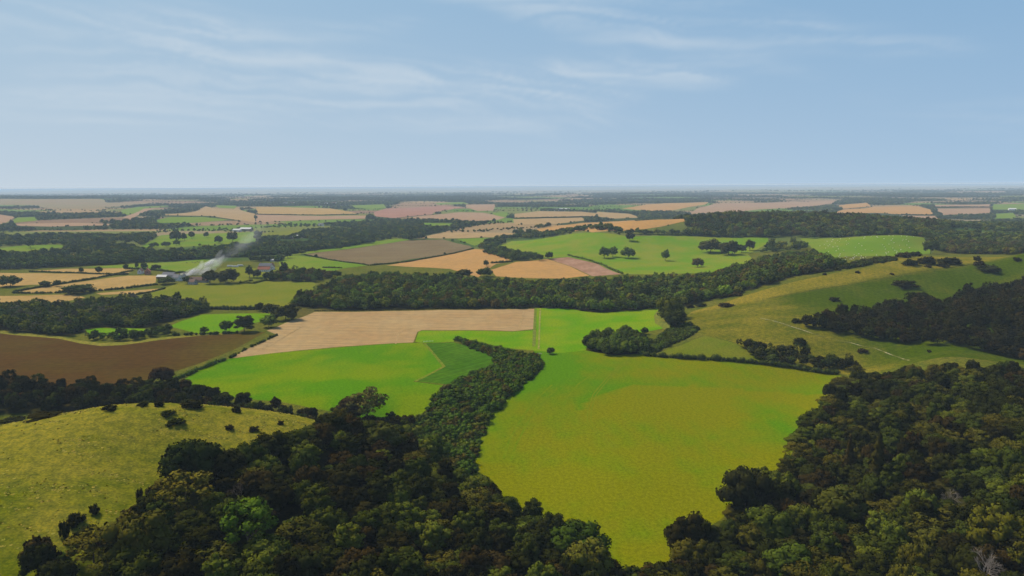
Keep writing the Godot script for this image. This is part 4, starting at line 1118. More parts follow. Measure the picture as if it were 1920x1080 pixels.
func lone_trees() -> void:
	rng.seed = 515
	var far_t := ["mid0", "mid1", "mid2", "mid3", "mid4"]
	var park := "scattered trees in the left parkland"
	tree("broadleaf_tree", "large rounded dark tree at the edge of the lower left grass slope", "tree", "spread0", -109.3, 231.7, 16.4, 21.5, lin(0.020, 0.028, 0.005))
	tree("broadleaf_tree", "dark dense tree right beside the large rounded tree on the slope edge", "tree", "round1", -98.7, 233.8, 12.6, 14.2, lin(0.017, 0.018, 0.004))
	tree("broadleaf_tree", "bright fresh green tree with pale stems in the lower left wood", "tree", "airy0", -75.7, 191.7, 19.3, 15.8, lin(0.065, 0.108, 0.007))
	tree("broadleaf_tree", "yellow-olive tree below the large rounded dark tree", "tree", "airy1", -100.5, 207.1, 16.5, 17.8, lin(0.100, 0.084, 0.009))
	tree("broadleaf_tree", "soft olive tree near the bottom left corner of the wood", "tree", "round2", -99.7, 179.3, 17.9, 17.9, lin(0.065, 0.059, 0.007))
	tree("broadleaf_tree", "pale olive domed tree at the bottom edge of the meadow", "tree", "round0", 23.2, 210.2, 16.5, 16.1, lin(0.088, 0.084, 0.009))
	tree("broadleaf_tree", "dark green broad tree behind the pale olive domed tree", "tree", "spread1", 21.6, 229.8, 15.3, 22.0, lin(0.034, 0.055, 0.005))
	tree("broadleaf_tree", "dark upright tree standing into the meadow at its lower right edge", "tree", "round3", 61.1, 237.0, 17.8, 15.3, lin(0.023, 0.020, 0.004))
	tree("broadleaf_tree", "dark spreading tree leaning over the meadow's right edge", "tree", "spread2", 92.6, 270.1, 21.0, 22.2, lin(0.023, 0.023, 0.005))
	tree("broadleaf_tree", "light green domed tree in the right wood near the meadow edge", "tree", "round2", 92.0, 239.0, 16.7, 17.1, lin(0.053, 0.067, 0.007))
	tree("broadleaf_tree", "fresh green tree at the bottom edge of the right wood", "tree", "round1", 88.2, 212.3, 13.7, 16.4, lin(0.050, 0.070, 0.007))
	tree("broadleaf_tree", "olive green tree in the right wood behind the light green domed tree", "tree", "round0", 122.0, 252.9, 16.1, 19.3, lin(0.053, 0.055, 0.007))
	tree("broadleaf_tree", "lime-tinted tree above the bare grey tree in the corner wood", "tree", "spread1", 150.6, 207.8, 16.7, 18.4, lin(0.073, 0.070, 0.006))
	tree("conifer_tree", "dark pointed conifer in the middle of the right wood", "tree", "conifer0", 147.5, 274.8, 26.2, 12.5, lin(0.034, 0.031, 0.006))
	tree("conifer_tree", "slender brown conifer left of the taller pointed conifer", "tree", "conifer1", 145.3, 294.2, 21.0, 8.9, lin(0.038, 0.028, 0.006))
	tree("broadleaf_tree", "big rounded olive tree at the corner of the vivid green field", "tree", "spread2", 150.4, 668.8, 23.9, 29.1, lin(0.065, 0.070, 0.006))
	tree("broadleaf_tree", "dark rounded tree below the big olive tree at the field corner", "tree", "round1", 144.5, 622.3, 18.4, 21.3, lin(0.034, 0.042, 0.006))
	tree("broadleaf_tree", "yellow-green domed tree standing out of the middle wood", "tree", "round0", 93.1, 782.6, 25.0, 22.6, lin(0.080, 0.087, 0.009))
	tree("broadleaf_tree", "olive domed tree in the wood behind the field corner", "tree", "round3", 148.8, 802.1, 20.9, 22.1, lin(0.065, 0.078, 0.009))
	tree("broadleaf_tree", "small lone round bush-like tree in the vivid green field", "tree", "round2", 115.5, 609.2, 7.1, 7.1, DARK)
	tree("broadleaf_tree", "small rounded tree on the track between two green fields", "tree", "round0", 30.3, 546.8, 5.9, 6.7, DARK)
	tree("broadleaf_tree", "dark reddish tree at the lower end of the ragged hedge", "tree", "spread0", -231.2, 457.0, 11.8, 16.5, lin(0.038, 0.020, 0.006))
	tree("broadleaf_tree", "tan-topped feathery tree at the foot of the bright green pasture", "tree", "airy1", -81.8, 388.0, 23.0, 23.0, lin(.085, .075, .016))
	tree("broadleaf_tree", "mid green round tree in the lower wood below the bright pasture", "tree", "round3", -55.1, 294.4, 15.8, 18.1, lin(0.053, 0.057, 0.008))
	tree("broadleaf_tree", "rounded green tree at the lower end of the valley thicket", "tree", "round2", -37.5, 311.6, 14.6, 15.6, lin(0.047, 0.067, 0.007))
	tree("broadleaf_tree", "brown twiggy tree beside the tan-topped feathery tree", "tree", "round1", -92.6, 389.4, 16.3, 15.7, lin(0.042, 0.027, 0.007))
	# on the green hill pasture
	tree("broadleaf_tree", "left tree of the close pair on the green hill pasture", "tree", "mid0", 161.0, 1236.8, 22.4, 20.5, MID)
	tree("broadleaf_tree", "right tree of the close pair on the green hill pasture", "tree", "mid3", 177.2, 1246.3, 19.8, 17.0, MID)
	tree("broadleaf_tree", "single round tree just right of the close pair on the hill pasture", "tree", "mid1", 201.6, 1229.3, 22.4, 21.4, MID)
	tree("broadleaf_tree", "small lone tree near the middle of the hill pasture", "tree", "mid3", 257.3, 1191.1, 20.1, 15.5, MID)
	tree("broadleaf_tree", "dark tree standing at the top edge of the hill pasture", "tree", "mid0", 233.4, 1407.6, 19.2, 19.2, DEEP)
	tree("broadleaf_tree", "broad dark tree, left of the two big ones on the right of the pasture", "tree", "mid1", 357.5, 1279.0, 27.8, 37.7, DEEP)
	tree("broadleaf_tree", "broad dark tree, right of the two big ones on the right of the pasture", "tree", "mid4", 378.2, 1239.5, 29.1, 34.9, DEEP)
	tree("broadleaf_tree", "small green tree beside the two big dark pasture trees", "tree", "mid3", 407.3, 1258.0, 15.8, 17.8, DARK)
	tree("broadleaf_tree", "tall dark tree right of the two big dark pasture trees", "tree", "mid0", 430.4, 1284.9, 22.3, 19.2, DEEP)
	tree("broadleaf_tree", "brown scrubby tree near the lower right of the hill pasture", "tree", "mid1", 284.8, 1086.5, 16.8, 16.8, BROWN)
	tree("broadleaf_tree", "left round tree beside the reddish plot", "tree", "mid0", 48.0, 1221.7, 13.7, 14.6, DARK)
	tree("broadleaf_tree", "right round tree beside the reddish plot", "tree", "mid3", 64.4, 1237.1, 13.9, 15.8, DARK)
	tree("broadleaf_tree", "dark tree at the end of the hedge in the orange stubble", "tree", "mid3", -41.5, 1153.3, 10.4, 10.4, DARK)
	tree("broadleaf_tree", "rounded tree at the bottom corner of the orange stubble", "tree", "mid1", -39.7, 1013.4, 15.2, 19.8, DARK)
	tree("broadleaf_tree", "pair of dark trees merged at the foot of the orange stubble", "tree", "mid4", -70.0, 1010.7, 13.7, 22.8, DEEP)
	tree("broadleaf_tree", "dark tree at the right end of the sheep field", "tree", "mid0", 643.9, 1091.7, 24.6, 24.6, DARK)
	# parkland, village
	tree("broadleaf_tree", "dark tree in the thin green field at the left", "tree", "mid0", -1015.1, 1500.6, 21.6, 18.9, DARK)
	tree("broadleaf_tree", "largest tree of the left parkland, with a double crown", "tree", "far1", -804.8, 1708.0, 29.6, 28.2, DARK, park)
	tree("broadleaf_tree", "tree close right of the double-crowned parkland tree", "tree", "far0", -791.6, 1724.0, 19.8, 14.2, DARK, park)
	tree("broadleaf_tree", "rounded tree alone in the middle of the left parkland", "tree", "far2", -798.3, 1779.7, 20.4, 18.9, DARK, park)
	tree("broadleaf_tree", "small tree at the back of the left parkland", "tree", "far0", -788.0, 1840.3, 14.9, 14.9, DARK, park)
	tree("broadleaf_tree", "front right tree of the left parkland", "tree", "far1", -677.0, 1645.0, 19.9, 18.6, DARK, park)
	tree("broadleaf_tree", "tall tree at the right end of the left parkland", "tree", "far2", -657.9, 1678.5, 26.9, 29.6, DARK, park)
	tree("broadleaf_tree", "low tree at the front left of the parkland", "tree", "far1", -770.5, 1533.2, 11.5, 17.9, DARK, park)
	tree("broadleaf_tree", "low tree second from the front left of the parkland", "tree", "far3", -747.0, 1539.3, 14.1, 16.6, DARK, park)
	tree("broadleaf_tree", "pale tree at the front middle of the parkland", "tree", "far0", -737.9, 1567.0, 14.2, 16.8, MID, park)
	tree("broadleaf_tree", "small tree in the paddock left of the village, first from the left", "tree", "mid0", -611.3, 1122.0, 10.5, 8.6, DARK)
	tree("broadleaf_tree", "small tree in the paddock left of the village, second from the left", "tree", "mid2", -595.7, 1126.1, 11.4, 7.6, DARK)
	tree("broadleaf_tree", "round tree in the paddock right above the red-roofed house", "tree", "mid3", -582.6, 1123.7, 11.4, 11.4, DARK)
	tree("broadleaf_tree", "dark round tree in the paddock nearest to the smoke", "tree", "mid1", -560.2, 1116.1, 10.3, 13.1, DEEP)
	tree("broadleaf_tree", "dark tree on the hedge between the tan strips", "tree", "mid0", -625.7, 1073.3, 12.1, 11.2, DEEP)
	tree("broadleaf_tree", "small tree left on the hedge between the tan strips", "tree", "mid3", -656.0, 1079.5, 9.5, 7.6, DARK)
	tree("broadleaf_tree", "wide dark clump of a tree in the tan strips", "tree", "mid4", -536.5, 873.6, 13.8, 32.3, DARK)
	tree("broadleaf_tree", "leftmost of three hedge trees at the left edge", "tree", "mid1", -664.4, 936.0, 17.2, 24.1, DARK)
	tree("broadleaf_tree", "middle one of three hedge trees at the left edge", "tree", "mid0", -614.8, 930.3, 9.2, 15.0, DARK)
	tree("broadleaf_tree", "rightmost of three hedge trees at the left edge", "tree", "mid3", -603.1, 936.3, 9.2, 10.9, DARK)
	tree("broadleaf_tree", "big dark tree left of the pair right of the smoke", "tree", "mid3", -404.6, 947.0, 19.3, 20.9, DEEP)
	tree("broadleaf_tree", "broad dark tree right of the pair right of the smoke", "tree", "mid4", -384.4, 953.8, 23.1, 27.8, DEEP)
	tree("broadleaf_tree", "tree between the smoke and the pair of dark trees", "tree", "mid0", -434.9, 947.6, 11.7, 14.1, DARK)
	tree("broadleaf_tree", "dark tree in front of the grey roofs", "tree", "mid1", -463.1, 946.7, 11.1, 19.0, DARK)
	tree("broadleaf_tree", "drooping tree by the garden hedge right of the smoke", "tree", "mid2", -372.8, 1005.2, 16.1, 14.5, DARK)
	tree("broadleaf_tree", "dark tree next to the drooping tree right of the smoke", "tree", "mid0", -359.7, 997.9, 14.3, 12.7, DEEP)
	tree("broadleaf_tree", "tall dark tree behind the brick houses' right end", "tree", "mid2", -329.1, 1022.7, 19.3, 16.1, DEEP)
	tree("broadleaf_tree", "dark tree on the border of the pale lawn by the grey-brown field", "tree", "mid0", -408.4, 1295.4, 16.3, 16.3, DARK)
	tree("broadleaf_tree", "low clump beside the border tree near the grey-brown field", "tree", "mid4", -416.7, 1255.3, 11.9, 29.7, DARK)
	tree("broadleaf_tree", "lone small tree on the green strip, left", "tree", "mid3", -394.1, 1421.3, 13.2, 8.8, DARK)
	tree("broadleaf_tree", "lone dark tree on the green strip, middle", "tree", "mid1", -365.4, 1505.9, 10.4, 13.9, DARK)
	tree("broadleaf_tree", "twin tree on the green strip near the grey-brown field's top", "tree", "mid0", -329.7, 1683.0, 15.4, 17.9, DARK)
	# by the small bright field
	tree("broadleaf_tree", "first tree by the bright green field among the left woods", "tree", "mid0", -254.2, 621.7, 12.2, 12.7, MID)
	tree("broadleaf_tree", "tall grey-green tree at the right end of the bright green field", "tree", "tall0", -239.0, 624.1, 17.2, 18.2, lin(0.038, 0.040, 0.011))
	tree("broadleaf_tree", "small round bush-tree below the bright green field", "tree", "mid3", -270.9, 616.3, 6.1, 8.7, DARK)
	tree("broadleaf_tree", "rounded tree at the left of three by the stubble corner", "tree", "mid0", -266.5, 741.9, 10.1, 10.1, DEEP)
	tree("broadleaf_tree", "rounded tree in the middle of three by the stubble corner", "tree", "mid1", -245.8, 716.9, 14.3, 14.9, DEEP)
	tree("broadleaf_tree", "largest dark tree of three by the stubble corner", "tree", "mid4", -221.4, 686.2, 18.5, 24.0, DEEP)
	tree("broadleaf_tree", "mid green tree in front of the three by the stubble corner", "tree", "mid3", -224.8, 646.7, 12.4, 17.6, MID)

func bushes() -> void:
	rng.seed = 616
	for b in [["dark green rounded bush closing the bottom tip of the meadow", 37.4, 208.4, 9.5, 11.4, N_MID], ["brownish feathery bush at the bottom tip of the meadow", 45.1, 213.2, 9.4, 10.5, N_BROWN * 1.4], ["fresh green low shrub below the dark upright meadow tree", 51.6, 214.7, 6.5, 11.4, N_LIGHT], ["olive bush between the pale domed tree and the meadow tip", 30.9, 205.4, 8.7, 9.4, N_OLIVE]]:
		tree("bush", b[0], "bush", pick(["bush0", "bush1", "bush2"]), b[1], b[2], b[3], b[4], jitter(b[5]), "bushes at the bottom tip of the meadow")
	var left_b := "bushes on the lower left grass slope"
	var right_b := "bushes on the right-hand hill"
	for b in [["wide low dark bush in the upper middle of the lower left slope", -130.1, 265.0, 2.5, 6.4], ["small dark bush right of the wide low bush on the left slope", -111.9, 270.4, 2.1, 3.9], ["dark bush at the right side of the left slope", -103.1, 273.5, 2.1, 4.6], ["round bush near the crest right of centre on the left slope", -115.2, 287.4, 3.4, 3.6], ["pale green low bush near the crest of the left slope", -135.3, 270.1, 2.1, 5.6], ["bush on the crest above the pale green low bush", -142.8, 277.8, 2.7, 4.3], ["dark bush on the crest left of centre on the left slope", -147.6, 275.9, 2.2, 4.8], ["rightmost bush on the left slope", -95.6, 283.4, 1.9, 3.0], ["broad green bush at the crest under the dark trees", -131.3, 282.6, 3.9, 8.2], ["low bush at the crest left of the dark crest bush", -156.9, 267.9, 2.4, 5.8], ["flat spreading scrub at the left of the crest", -180.5, 265.7, 2.2, 14.9], ["flat scrub at the left edge of the crest", -271.0, 370.7, 3.2, 14.9], ["round dark bush low on the left slope, upper one of three", -125.7, 202.0, 3.4, 3.2], ["round dark bush low on the left slope, middle one of three", -127.3, 195.9, 4.0, 4.9], ["slim brown bush low on the left slope", -126.7, 189.4, 6.6, 2.8], ["big dark bush at the bottom left", -128.6, 180.9, 6.9, 8.0], ["dark bush touching the big bush at the bottom left", -125.1, 180.9, 4.3, 4.0], ["slim dark shrub by the wood edge on the left slope", -118.8, 215.0, 4.5, 2.2], ["brown bush at the wood edge low on the left slope", -121.4, 190.1, 4.4, 6.6], ["reddish bush at the wood edge above the olive tree", -115.0, 202.3, 4.1, 6.4], ["low bush at the wood edge near the slim shrub", -117.5, 220.2, 2.8, 4.4]]:
		tree("bush", b[0], "bush", pick(["bush0", "bush1", "bush2"]), b[1], b[2], b[3], b[4], jitter(pick([N_DEEP, N_DARK, N_DEEP, N_BROWN])), left_b)
	for b in [["bush at the lower left end of the right hill", 182.4, 722.1, 4.5, 10.1], ["second bush from the left end of the right hill", 193.4, 718.5, 4.5, 11.2], ["round bush on the right hill below the wood edge", 213.0, 698.4, 5.0, 13.8], ["left bush of two under the wood edge on the right hill", 224.9, 746.2, 5.3, 12.9], ["right bush of two under the wood edge on the right hill", 236.3, 743.3, 4.7, 12.9], ["top left bush of the scatter on the right hill crest", 470.8, 852.0, 8.0, 18.9], ["bush at the crest next to the top left one on the right hill", 514.8, 905.9, 7.8, 14.0], ["bush under the top left crest bush on the right hill", 449.6, 798.3, 7.5, 19.2], ["large round bush of the scatter on the right hill crest", 471.9, 805.8, 9.8, 18.2], ["wide bush right of the large round bush on the right hill", 498.1, 807.0, 8.5, 24.1], ["small bush under the wide bush on the right hill", 482.8, 793.4, 5.6, 11.8], ["upper bush of the two at the right of the hill crest", 538.0, 821.1, 6.6, 9.5], ["lower bush of the two at the right of the hill crest", 519.9, 788.1, 7.1, 12.7], ["wide low bush right below the crest of the right hill", 516.5, 768.2, 7.6, 26.3], ["small flat bush between the crest bushes of the right hill", 464.5, 790.6, 3.4, 7.5], ["tiny bush at the straw patch of the right hill", 344.7, 779.8, 3.2, 5.1], ["bush near the right edge at the top of the hill", 557.0, 781.8, 5.7, 8.6], ["wide thorn bush above the hillside wood", 403.6, 724.5, 8.1, 24.9], ["bush by the chalk path above the mixed tree belt", 222.3, 538.8, 6.7, 8.9], ["small bush below the chalk path", 263.2, 523.5, 4.0, 7.6], ["tiny bush above the chalk path", 298.0, 497.9, 2.6, 3.1], ["bush on the slope left of the hillside wood", 312.5, 681.7, 4.5, 11.3], ["small bush at the tip of the hillside wood", 241.2, 594.9, 4.4, 7.8], ["bush at the left edge of the hill scrub", 378.4, 774.4, 3.2, 5.2], ["small bush in the straw grass of the right hill", 410.5, 764.4, 2.6, 5.2], ["bush low by the scrub tongue on the right hill", 218.0, 778.5, 4.9, 9.7]]:
		tree("bush", b[0], "bush", pick(["bush0", "bush1", "bush2"]), b[1], b[2], b[3], b[4], jitter(pick([N_DEEP, N_DARK, N_DEEP, N_BROWN])), right_b)
	plant("scrub", "line of dark scrub along the foot of the hill crest", "scrub", scatter(pts([365.1, 794.2, 385.3, 799.2, 446.0, 823.6, 455.4, 850.6, 398.9, 828.1, 367.0, 812.0]), 4.5, 61), ["bush0", "bush1", "bush2"], [DEEP, DARK], 1.0, 1.9)
	plant("scrub", "low brambles and scrub at the wood edge on the left slope", "scrub", scatter(pts([-124.9, 175.7, -115.5, 194.6, -113.5, 213.9, -116.4, 231.4, -119.5, 234.4, -116.5, 216.6, -118.9, 197.9, -125.1, 181.6]), 3.4, 62), ["bush0", "bush1", "bush2"], [BROWN, OLIVE, DARK, MID], .5, 1.1)
	plant("scrub", "low scrub between the meadow's lower edge and the left wood", "scrub", scatter(pts([-18.0, 297.4, -0.5, 269.0, 25.7, 253.0, 35.1, 234.6, 36.2, 207.3, 51.8, 224.8, 42.0, 194.8, 23.8, 187.6, 14.2, 229.8, -6.3, 243.8, -28.8, 277.4]), 3.2, 63), ["bush0", "bush1", "bush2"], [MID, OLIVE, BROWN, DARK, GREY], .6, 1.3)
	plant("scrub", "scrub along the crest side of the woods behind the left hill", "scrub", scatter(pts([-70.0, 296.0, -98.0, 322.0, -150.0, 330.0, -150.0, 342.0, -92.0, 352.0, -55.0, 330.0, -50.0, 305.0]), 4.0, 64), ["bush0", "bush1", "bush2"], [DARK, BROWN, MID], .7, 1.4)

# ---------------------------------------------------------------- buildings
func slab(size: Vector3, at: Vector3) -> ArrayMesh:
	var st := SurfaceTool.new()
	st.begin(Mesh.PRIMITIVE_TRIANGLES)
	var b := BoxMesh.new()
	b.size = size
	st.append_from(b, 0, Transform3D(Basis.IDENTITY, at))
	return st.commit()

func prism(outline: PackedVector2Array, length: float) -> ArrayMesh:
	var st := SurfaceTool.new()
	st.begin(Mesh.PRIMITIVE_TRIANGLES)
	var n := outline.size()
	for i in n:
		var a := outline[i]
		var b := outline[(i + 1) % n]
		var nrm := Vector3((b - a).y, -(b - a).x, 0).normalized()
		var q := [Vector3(a.x, a.y, -length / 2), Vector3(b.x, b.y, -length / 2), Vector3(b.x, b.y, length / 2), Vector3(a.x, a.y, length / 2)]
		for k in [0, 2, 1, 0, 3, 2]:
			st.set_normal(nrm)
			st.add_vertex(q[k])
	var ix := Geometry2D.triangulate_polygon(outline)
	for s in [-1, 1]:
		for t in ix.size():
			var k := ix[t if s < 0 else t - t % 3 + 2 - t % 3]
			st.set_normal(Vector3(0, 0, s))
			st.add_vertex(Vector3(outline[k].x, outline[k].y, s * length / 2))
	return st.commit()

func house(called: String, label: String, category: String, x: float, d: float, turn: float, wide: float, long: float, high: float, pitch: float, wall: Material, roof: Material, chimneys := 1, group := "") -> Node3D:
	var o := thing(called, on(x, d), turn)
	tag(o, label, category, group)
	var w := wide / 2
	part("wall", prism(PackedVector2Array([Vector2(-w, -2.5), Vector2(w, -2.5), Vector2(w, high), Vector2(0, high + pitch - .05), Vector2(-w, high)]), long), wall, o)
	var e := w + .45
	var drop := .45 * pitch / w
	var rf := part("roof", prism(PackedVector2Array([Vector2(-e, high - drop), Vector2(-e, high - drop + .28), Vector2(0, high + pitch + .28), Vector2(e, high - drop + .28), Vector2(e, high - drop), Vector2(0, high + pitch)]), long + .7), roof, o)
	for k in chimneys:
		part("chimney", slab(Vector3(.8, 2.4, .8), Vector3(.1, high + pitch + .5, (long * .42) * (-1 if k == 0 else 1))), mats.brick, rf)
	for s in [-1, 1]:
		for k in int(long / 3.2):
			var z := -long / 2 + 1.9 + k * 3.2
			if k == 1 and s == -1:
				part("door", slab(Vector3(.12, 2.1, 1.0), Vector3(s * (w + .03), 1.05, z)), mats.timber, o)
				continue
			if category == "barn" and k % 3 != 1: continue
			for story in 2 if high > 4 else 1:
				var win := part("window", slab(Vector3(.1, 1.25, 1.25), Vector3(s * (w + .02), 1.5 + story * 2.5, z)), mats.white, o)
				part("pane", slab(Vector3(.06, 1.0, 1.0), Vector3(s * (w + .06), 1.5 + story * 2.5, z)), mats.glass, win)
	part("window", slab(Vector3(1.2, 1.2, .1), Vector3(0, high * .75, long / 2 + .02)), mats.glass, o)
	return o

func van(label: String, x: float, d: float, turn: float, group: String) -> void:
	var o := thing("van", on(x, d), turn)
	tag(o, label, "van", group)
	part("body", prism(PackedVector2Array([Vector2(-2.6, .4), Vector2(2.7, .4), Vector2(2.6, 1.3), Vector2(1.9, 2.2), Vector2(1.5, 2.5), Vector2(-2.5, 2.5)]), 1.95), mats.white, o)
	part("windscreen", slab(Vector3(.1, .8, 1.6), Vector3(2.28, 1.72, 0)), mats.glass, o)
	for q in [[-1.7, -1], [-1.7, 1], [1.7, -1], [1.7, 1]]:
		var c := CylinderMesh.new()
		c.top_radius = .36
		c.bottom_radius = .36
		c.height = .24
		c.radial_segments = 12
		var wh := part("wheel", c, mats.rubber, o)
		wh.position = Vector3(q[0], .36, q[1] * .9)
		wh.rotation.x = PI / 2

func village() -> void:
	rng.seed = 717
	house("house", "brick house with a red tiled roof left of the grey roofs", "house", -541.7, 1053.0, .4, 7.5, 13, 4.6, 4.2, mats.brick, mats.tile, 2)
	house("house", "pale cottage with a red-brown roof left of the brick house", "house", -557.3, 1063.2, .2, 6.5, 11, 4.2, 3.6, mats.render, mats.brown_tile, 1)
	house("barn", "long grey-roofed barn behind the village smoke", "barn", -490.5, 1013.5, 1.3, 8, 20, 3.6, 3.6, mats.flint, mats.slate, 0)
	house("house", "white house with a grey roof beside the foot of the smoke", "house", -462.7, 978.4, 1.0, 7, 13, 4.8, 3.8, mats.white, mats.slate, 2)
	house("house", "white-gabled cottage in front of the grey barn", "house", -459.2, 990.1, .3, 6.5, 10, 4.4, 3.6, mats.white, mats.slate, 1)
	house("barn", "low dark tin-roofed shed left of the white house", "barn", -495.1, 1002.6, 1.4, 7, 15, 2.8, 2.2, mats.timber, mats.tin, 0)
	house("barn", "long brown tiled barn right of the smoke's foot", "barn", -424.8, 960.8, 1.45, 8, 24, 3.2, 4.0, mats.flint, mats.brown_tile, 0)
	house("house", "flint cottage half hidden by the pair of dark trees", "house", -425.3, 942.1, 1.2, 6.5, 10, 3.8, 3.4, mats.flint, mats.brown_tile, 1)
	house("house", "pink brick house with a slate roof in the right of the village", "house", -386.3, 1116.1, 1.5, 8.5, 22, 5.0, 3.8, mats.brick, mats.slate, 2)
	house("house", "pale fronted cottage below the pink brick house", "house", -378.5, 1083.5, 1.5, 7.5, 19, 3.6, 3.6, mats.render, mats.tile, 1)
	house("house", "white end house right of the pink brick house", "house", -375.1, 1110.2, .2, 6.5, 9, 4.6, 3.4, mats.white, mats.brown_tile, 1)
	house("barn", "small white shed by the clump near the pale lawn", "barn", -418.0, 1239.5, 1.2, 4, 7, 2.6, 1.4, mats.white, mats.tin, 0)
	var v := "white vans parked on the grass behind the smoke"
	for q in [["white van at the left end of the parked row right of the smoke", -459.7, 1151.1], ["second white van from the left in the parked row", -455.1, 1150.5], ["third white van from the left in the parked row", -447.6, 1142.2], ["fourth white van from the left in the parked row", -443.4, 1142.4], ["fifth white van from the left in the parked row", -446.5, 1159.6], ["white van at the right end of the parked row", -442.3, 1160.2]]:
		van(q[0], q[1], q[2], rng.randf_range(.1, .6), v)

func far_buildings() -> void:
	rng.seed = 818
	house("barn", "long low white-roofed barn among the central woods, left", "barn", -561.0, 1800.1, 1.5, 12, 22, 4, 3, mats.timber, mats.white, 0)
	house("barn", "long low white-roofed barn among the central woods, right", "barn", -540.6, 1841.2, 1.5, 13, 28, 4.5, 3, mats.timber, mats.white, 0)
	house("barn", "pale farm barn beyond the far tan field, left", "barn", 245.1, 3796, 1.5, 22, 40, 8, 5, mats.render, mats.tin, 0)
	house("barn", "pale farm barn beyond the far tan field, right", "barn", 284.5, 3794, 1.5, 22, 46, 8, 5, mats.render, mats.white, 0)
	house("barn", "grey barn among the trees right of the left parkland", "barn", -792.9, 2134, 1.4, 16, 36, 6, 4, mats.timber, mats.tin, 0)
	house("barn", "white barn among the trees at the far left parkland", "barn", -806.8, 2099, 1.4, 12, 24, 5, 3, mats.render, mats.tin, 0)
	house("house", "pale house at the wood edge left of the centre", "house", -649.5, 2435, 1.2, 10, 18, 6, 4, mats.render, mats.slate, 2)
	house("house", "white house in the far village, leftmost of the group", "house", -1487.1, 4717, 1.2, 14, 30, 9, 6, mats.white, mats.slate, 1)
	house("house", "white house in the far village, second of the group", "house", -1476.3, 4832, 1.4, 14, 28, 9, 6, mats.white, mats.brown_tile, 1)
	house("house", "white house in the far village, third of the group", "house", -1319.0, 4874, 1.2, 14, 30, 9, 6, mats.render, mats.slate, 1)
	house("house", "white house in the far village, fourth of the group", "house", -1238.5, 4800, .9, 14, 34, 9, 6, mats.white, mats.slate, 1)
	house("house", "white house in the far village, rightmost of the group", "house", -1225.2, 4948, 1.4, 14, 32, 9, 6, mats.white, mats.brown_tile, 1)
	house("barn", "pale building by the trees at the far right", "barn", 2562, 3666, 1.3, 14, 34, 6, 4, mats.render, mats.white, 0)
	house("barn", "white shed at the ridge behind the sheep field", "barn", 1362.3, 2343, 1.3, 8, 16, 4, 3, mats.render, mats.white, 0)

# ---------------------------------------------------------------- animals
func beast(long: float, high: float) -> ArrayMesh:
	# trunk, neck, head and four legs as one smooth skin: rings along the body, then limbs joined to it
	var st := SurfaceTool.new()
	st.begin(Mesh.PRIMITIVE_TRIANGLES)
	var s := long
	tube(st, Vector3(-s * .42, high * .72, 0), Vector3(-s * .3, high * .74, 0), high * .12, high * .24, 10)
	tube(st, Vector3(-s * .3, high * .74, 0), Vector3(s * .15, high * .7, 0), high * .24, high * .27, 10)
	tube(st, Vector3(s * .15, high * .7, 0), Vector3(s * .32, high * .76, 0), high * .27, high * .17, 10)
	tube(st, Vector3(s * .3, high * .76, 0), Vector3(s * .46, high * .62, 0), high * .15, high * .1, 8)
	tube(st, Vector3(s * .44, high * .66, 0), Vector3(s * .58, high * .42, 0), high * .11, high * .06, 8)
	for q in [[-.3, -1], [-.3, 1], [.2, -1], [.2, 1]]:
		var a := Vector3(s * q[0], high * .6, q[1] * high * .13)
		var knee := Vector3(s * (q[0] - (.04 if q[0] < 0 else -.01)), high * .3, q[1] * high * .13)
		tube(st, a, knee, high * .09, high * .045, 6)
		tube(st, knee, Vector3(s * q[0], -.02, q[1] * high * .13), high * .045, high * .04, 6)
	for e in [-1, 1]: tube(st, Vector3(s * .47, high * .66, 0), Vector3(s * .44, high * .72, e * high * .14), high * .04, high * .01, 4)
	return st.commit()

func animals() -> void:
	rng.seed = 919
	var st := SurfaceTool.new()
	st.begin(Mesh.PRIMITIVE_TRIANGLES)
	tube(st, Vector3(-.62, .62, 0), Vector3(-.4, .68, 0), .2, .36, 10)
	tube(st, Vector3(-.4, .68, 0), Vector3(.3, .66, 0), .36, .34, 10)
	tube(st, Vector3(.3, .66, 0), Vector3(.5, .74, 0), .34, .16, 10)
	tube(st, Vector3(.46, .76, 0), Vector3(.74, .6, 0), .14, .07, 8)
	for q in [[-.4, -1], [-.4, 1], [.3, -1], [.3, 1]]: tube(st, Vector3(q[0], .45, q[1] * .17), Vector3(q[0], -.03, q[1] * .17), .07, .05, 6)
	var sheep_mesh := st.commit()
	var wool := plain(lin(.72, .68, .58))
	var flock := scatter(pts([563.0, 1317.4, 607.0, 1350.0, 731.5, 1259.6, 690.4, 1182.3, 609.6, 1111.7, 548.8, 1073.8, 409.5, 885.0, 469.0, 1039.3, 509.5, 1169.3]), 15.0, 71)
	for q in flock:
		if rng.randf() < .55: continue
		var s := single("sheep", sheep_mesh, wool)
		s.position = on(q.x, q.y, .14)
		s.rotation.y = rng.randf() * TAU
		s.scale = Vector3.ONE * 1.25
		tag(s, "white sheep grazing in the green field behind the hill", "sheep", "sheep grazing in the field behind the hill")
	var hide := plain(lin(.035, .026, .02))
	var cow_mesh := beast(2.3, 1.5)
	for q in [["dark cow standing alone at the left of the herd", -558.3, 1217.8], ["dark cow second from the left of the herd", -552.4, 1227.2], ["dark cow in the middle of the herd", -544.0, 1218.6], ["dark cow right of the middle of the herd", -547.4, 1234.8], ["dark cow at the right of the herd", -540.2, 1226.7]]:
		var c := single("cow", cow_mesh, hide)
		c.position = on(q[1], q[2], .12)
		c.rotation.y = rng.randf_range(-.6, .6)
		c.scale = Vector3.ONE * 1.15
		tag(c, q[0] + " in the paddock behind the village", "cow", "dark cattle in the green paddock")

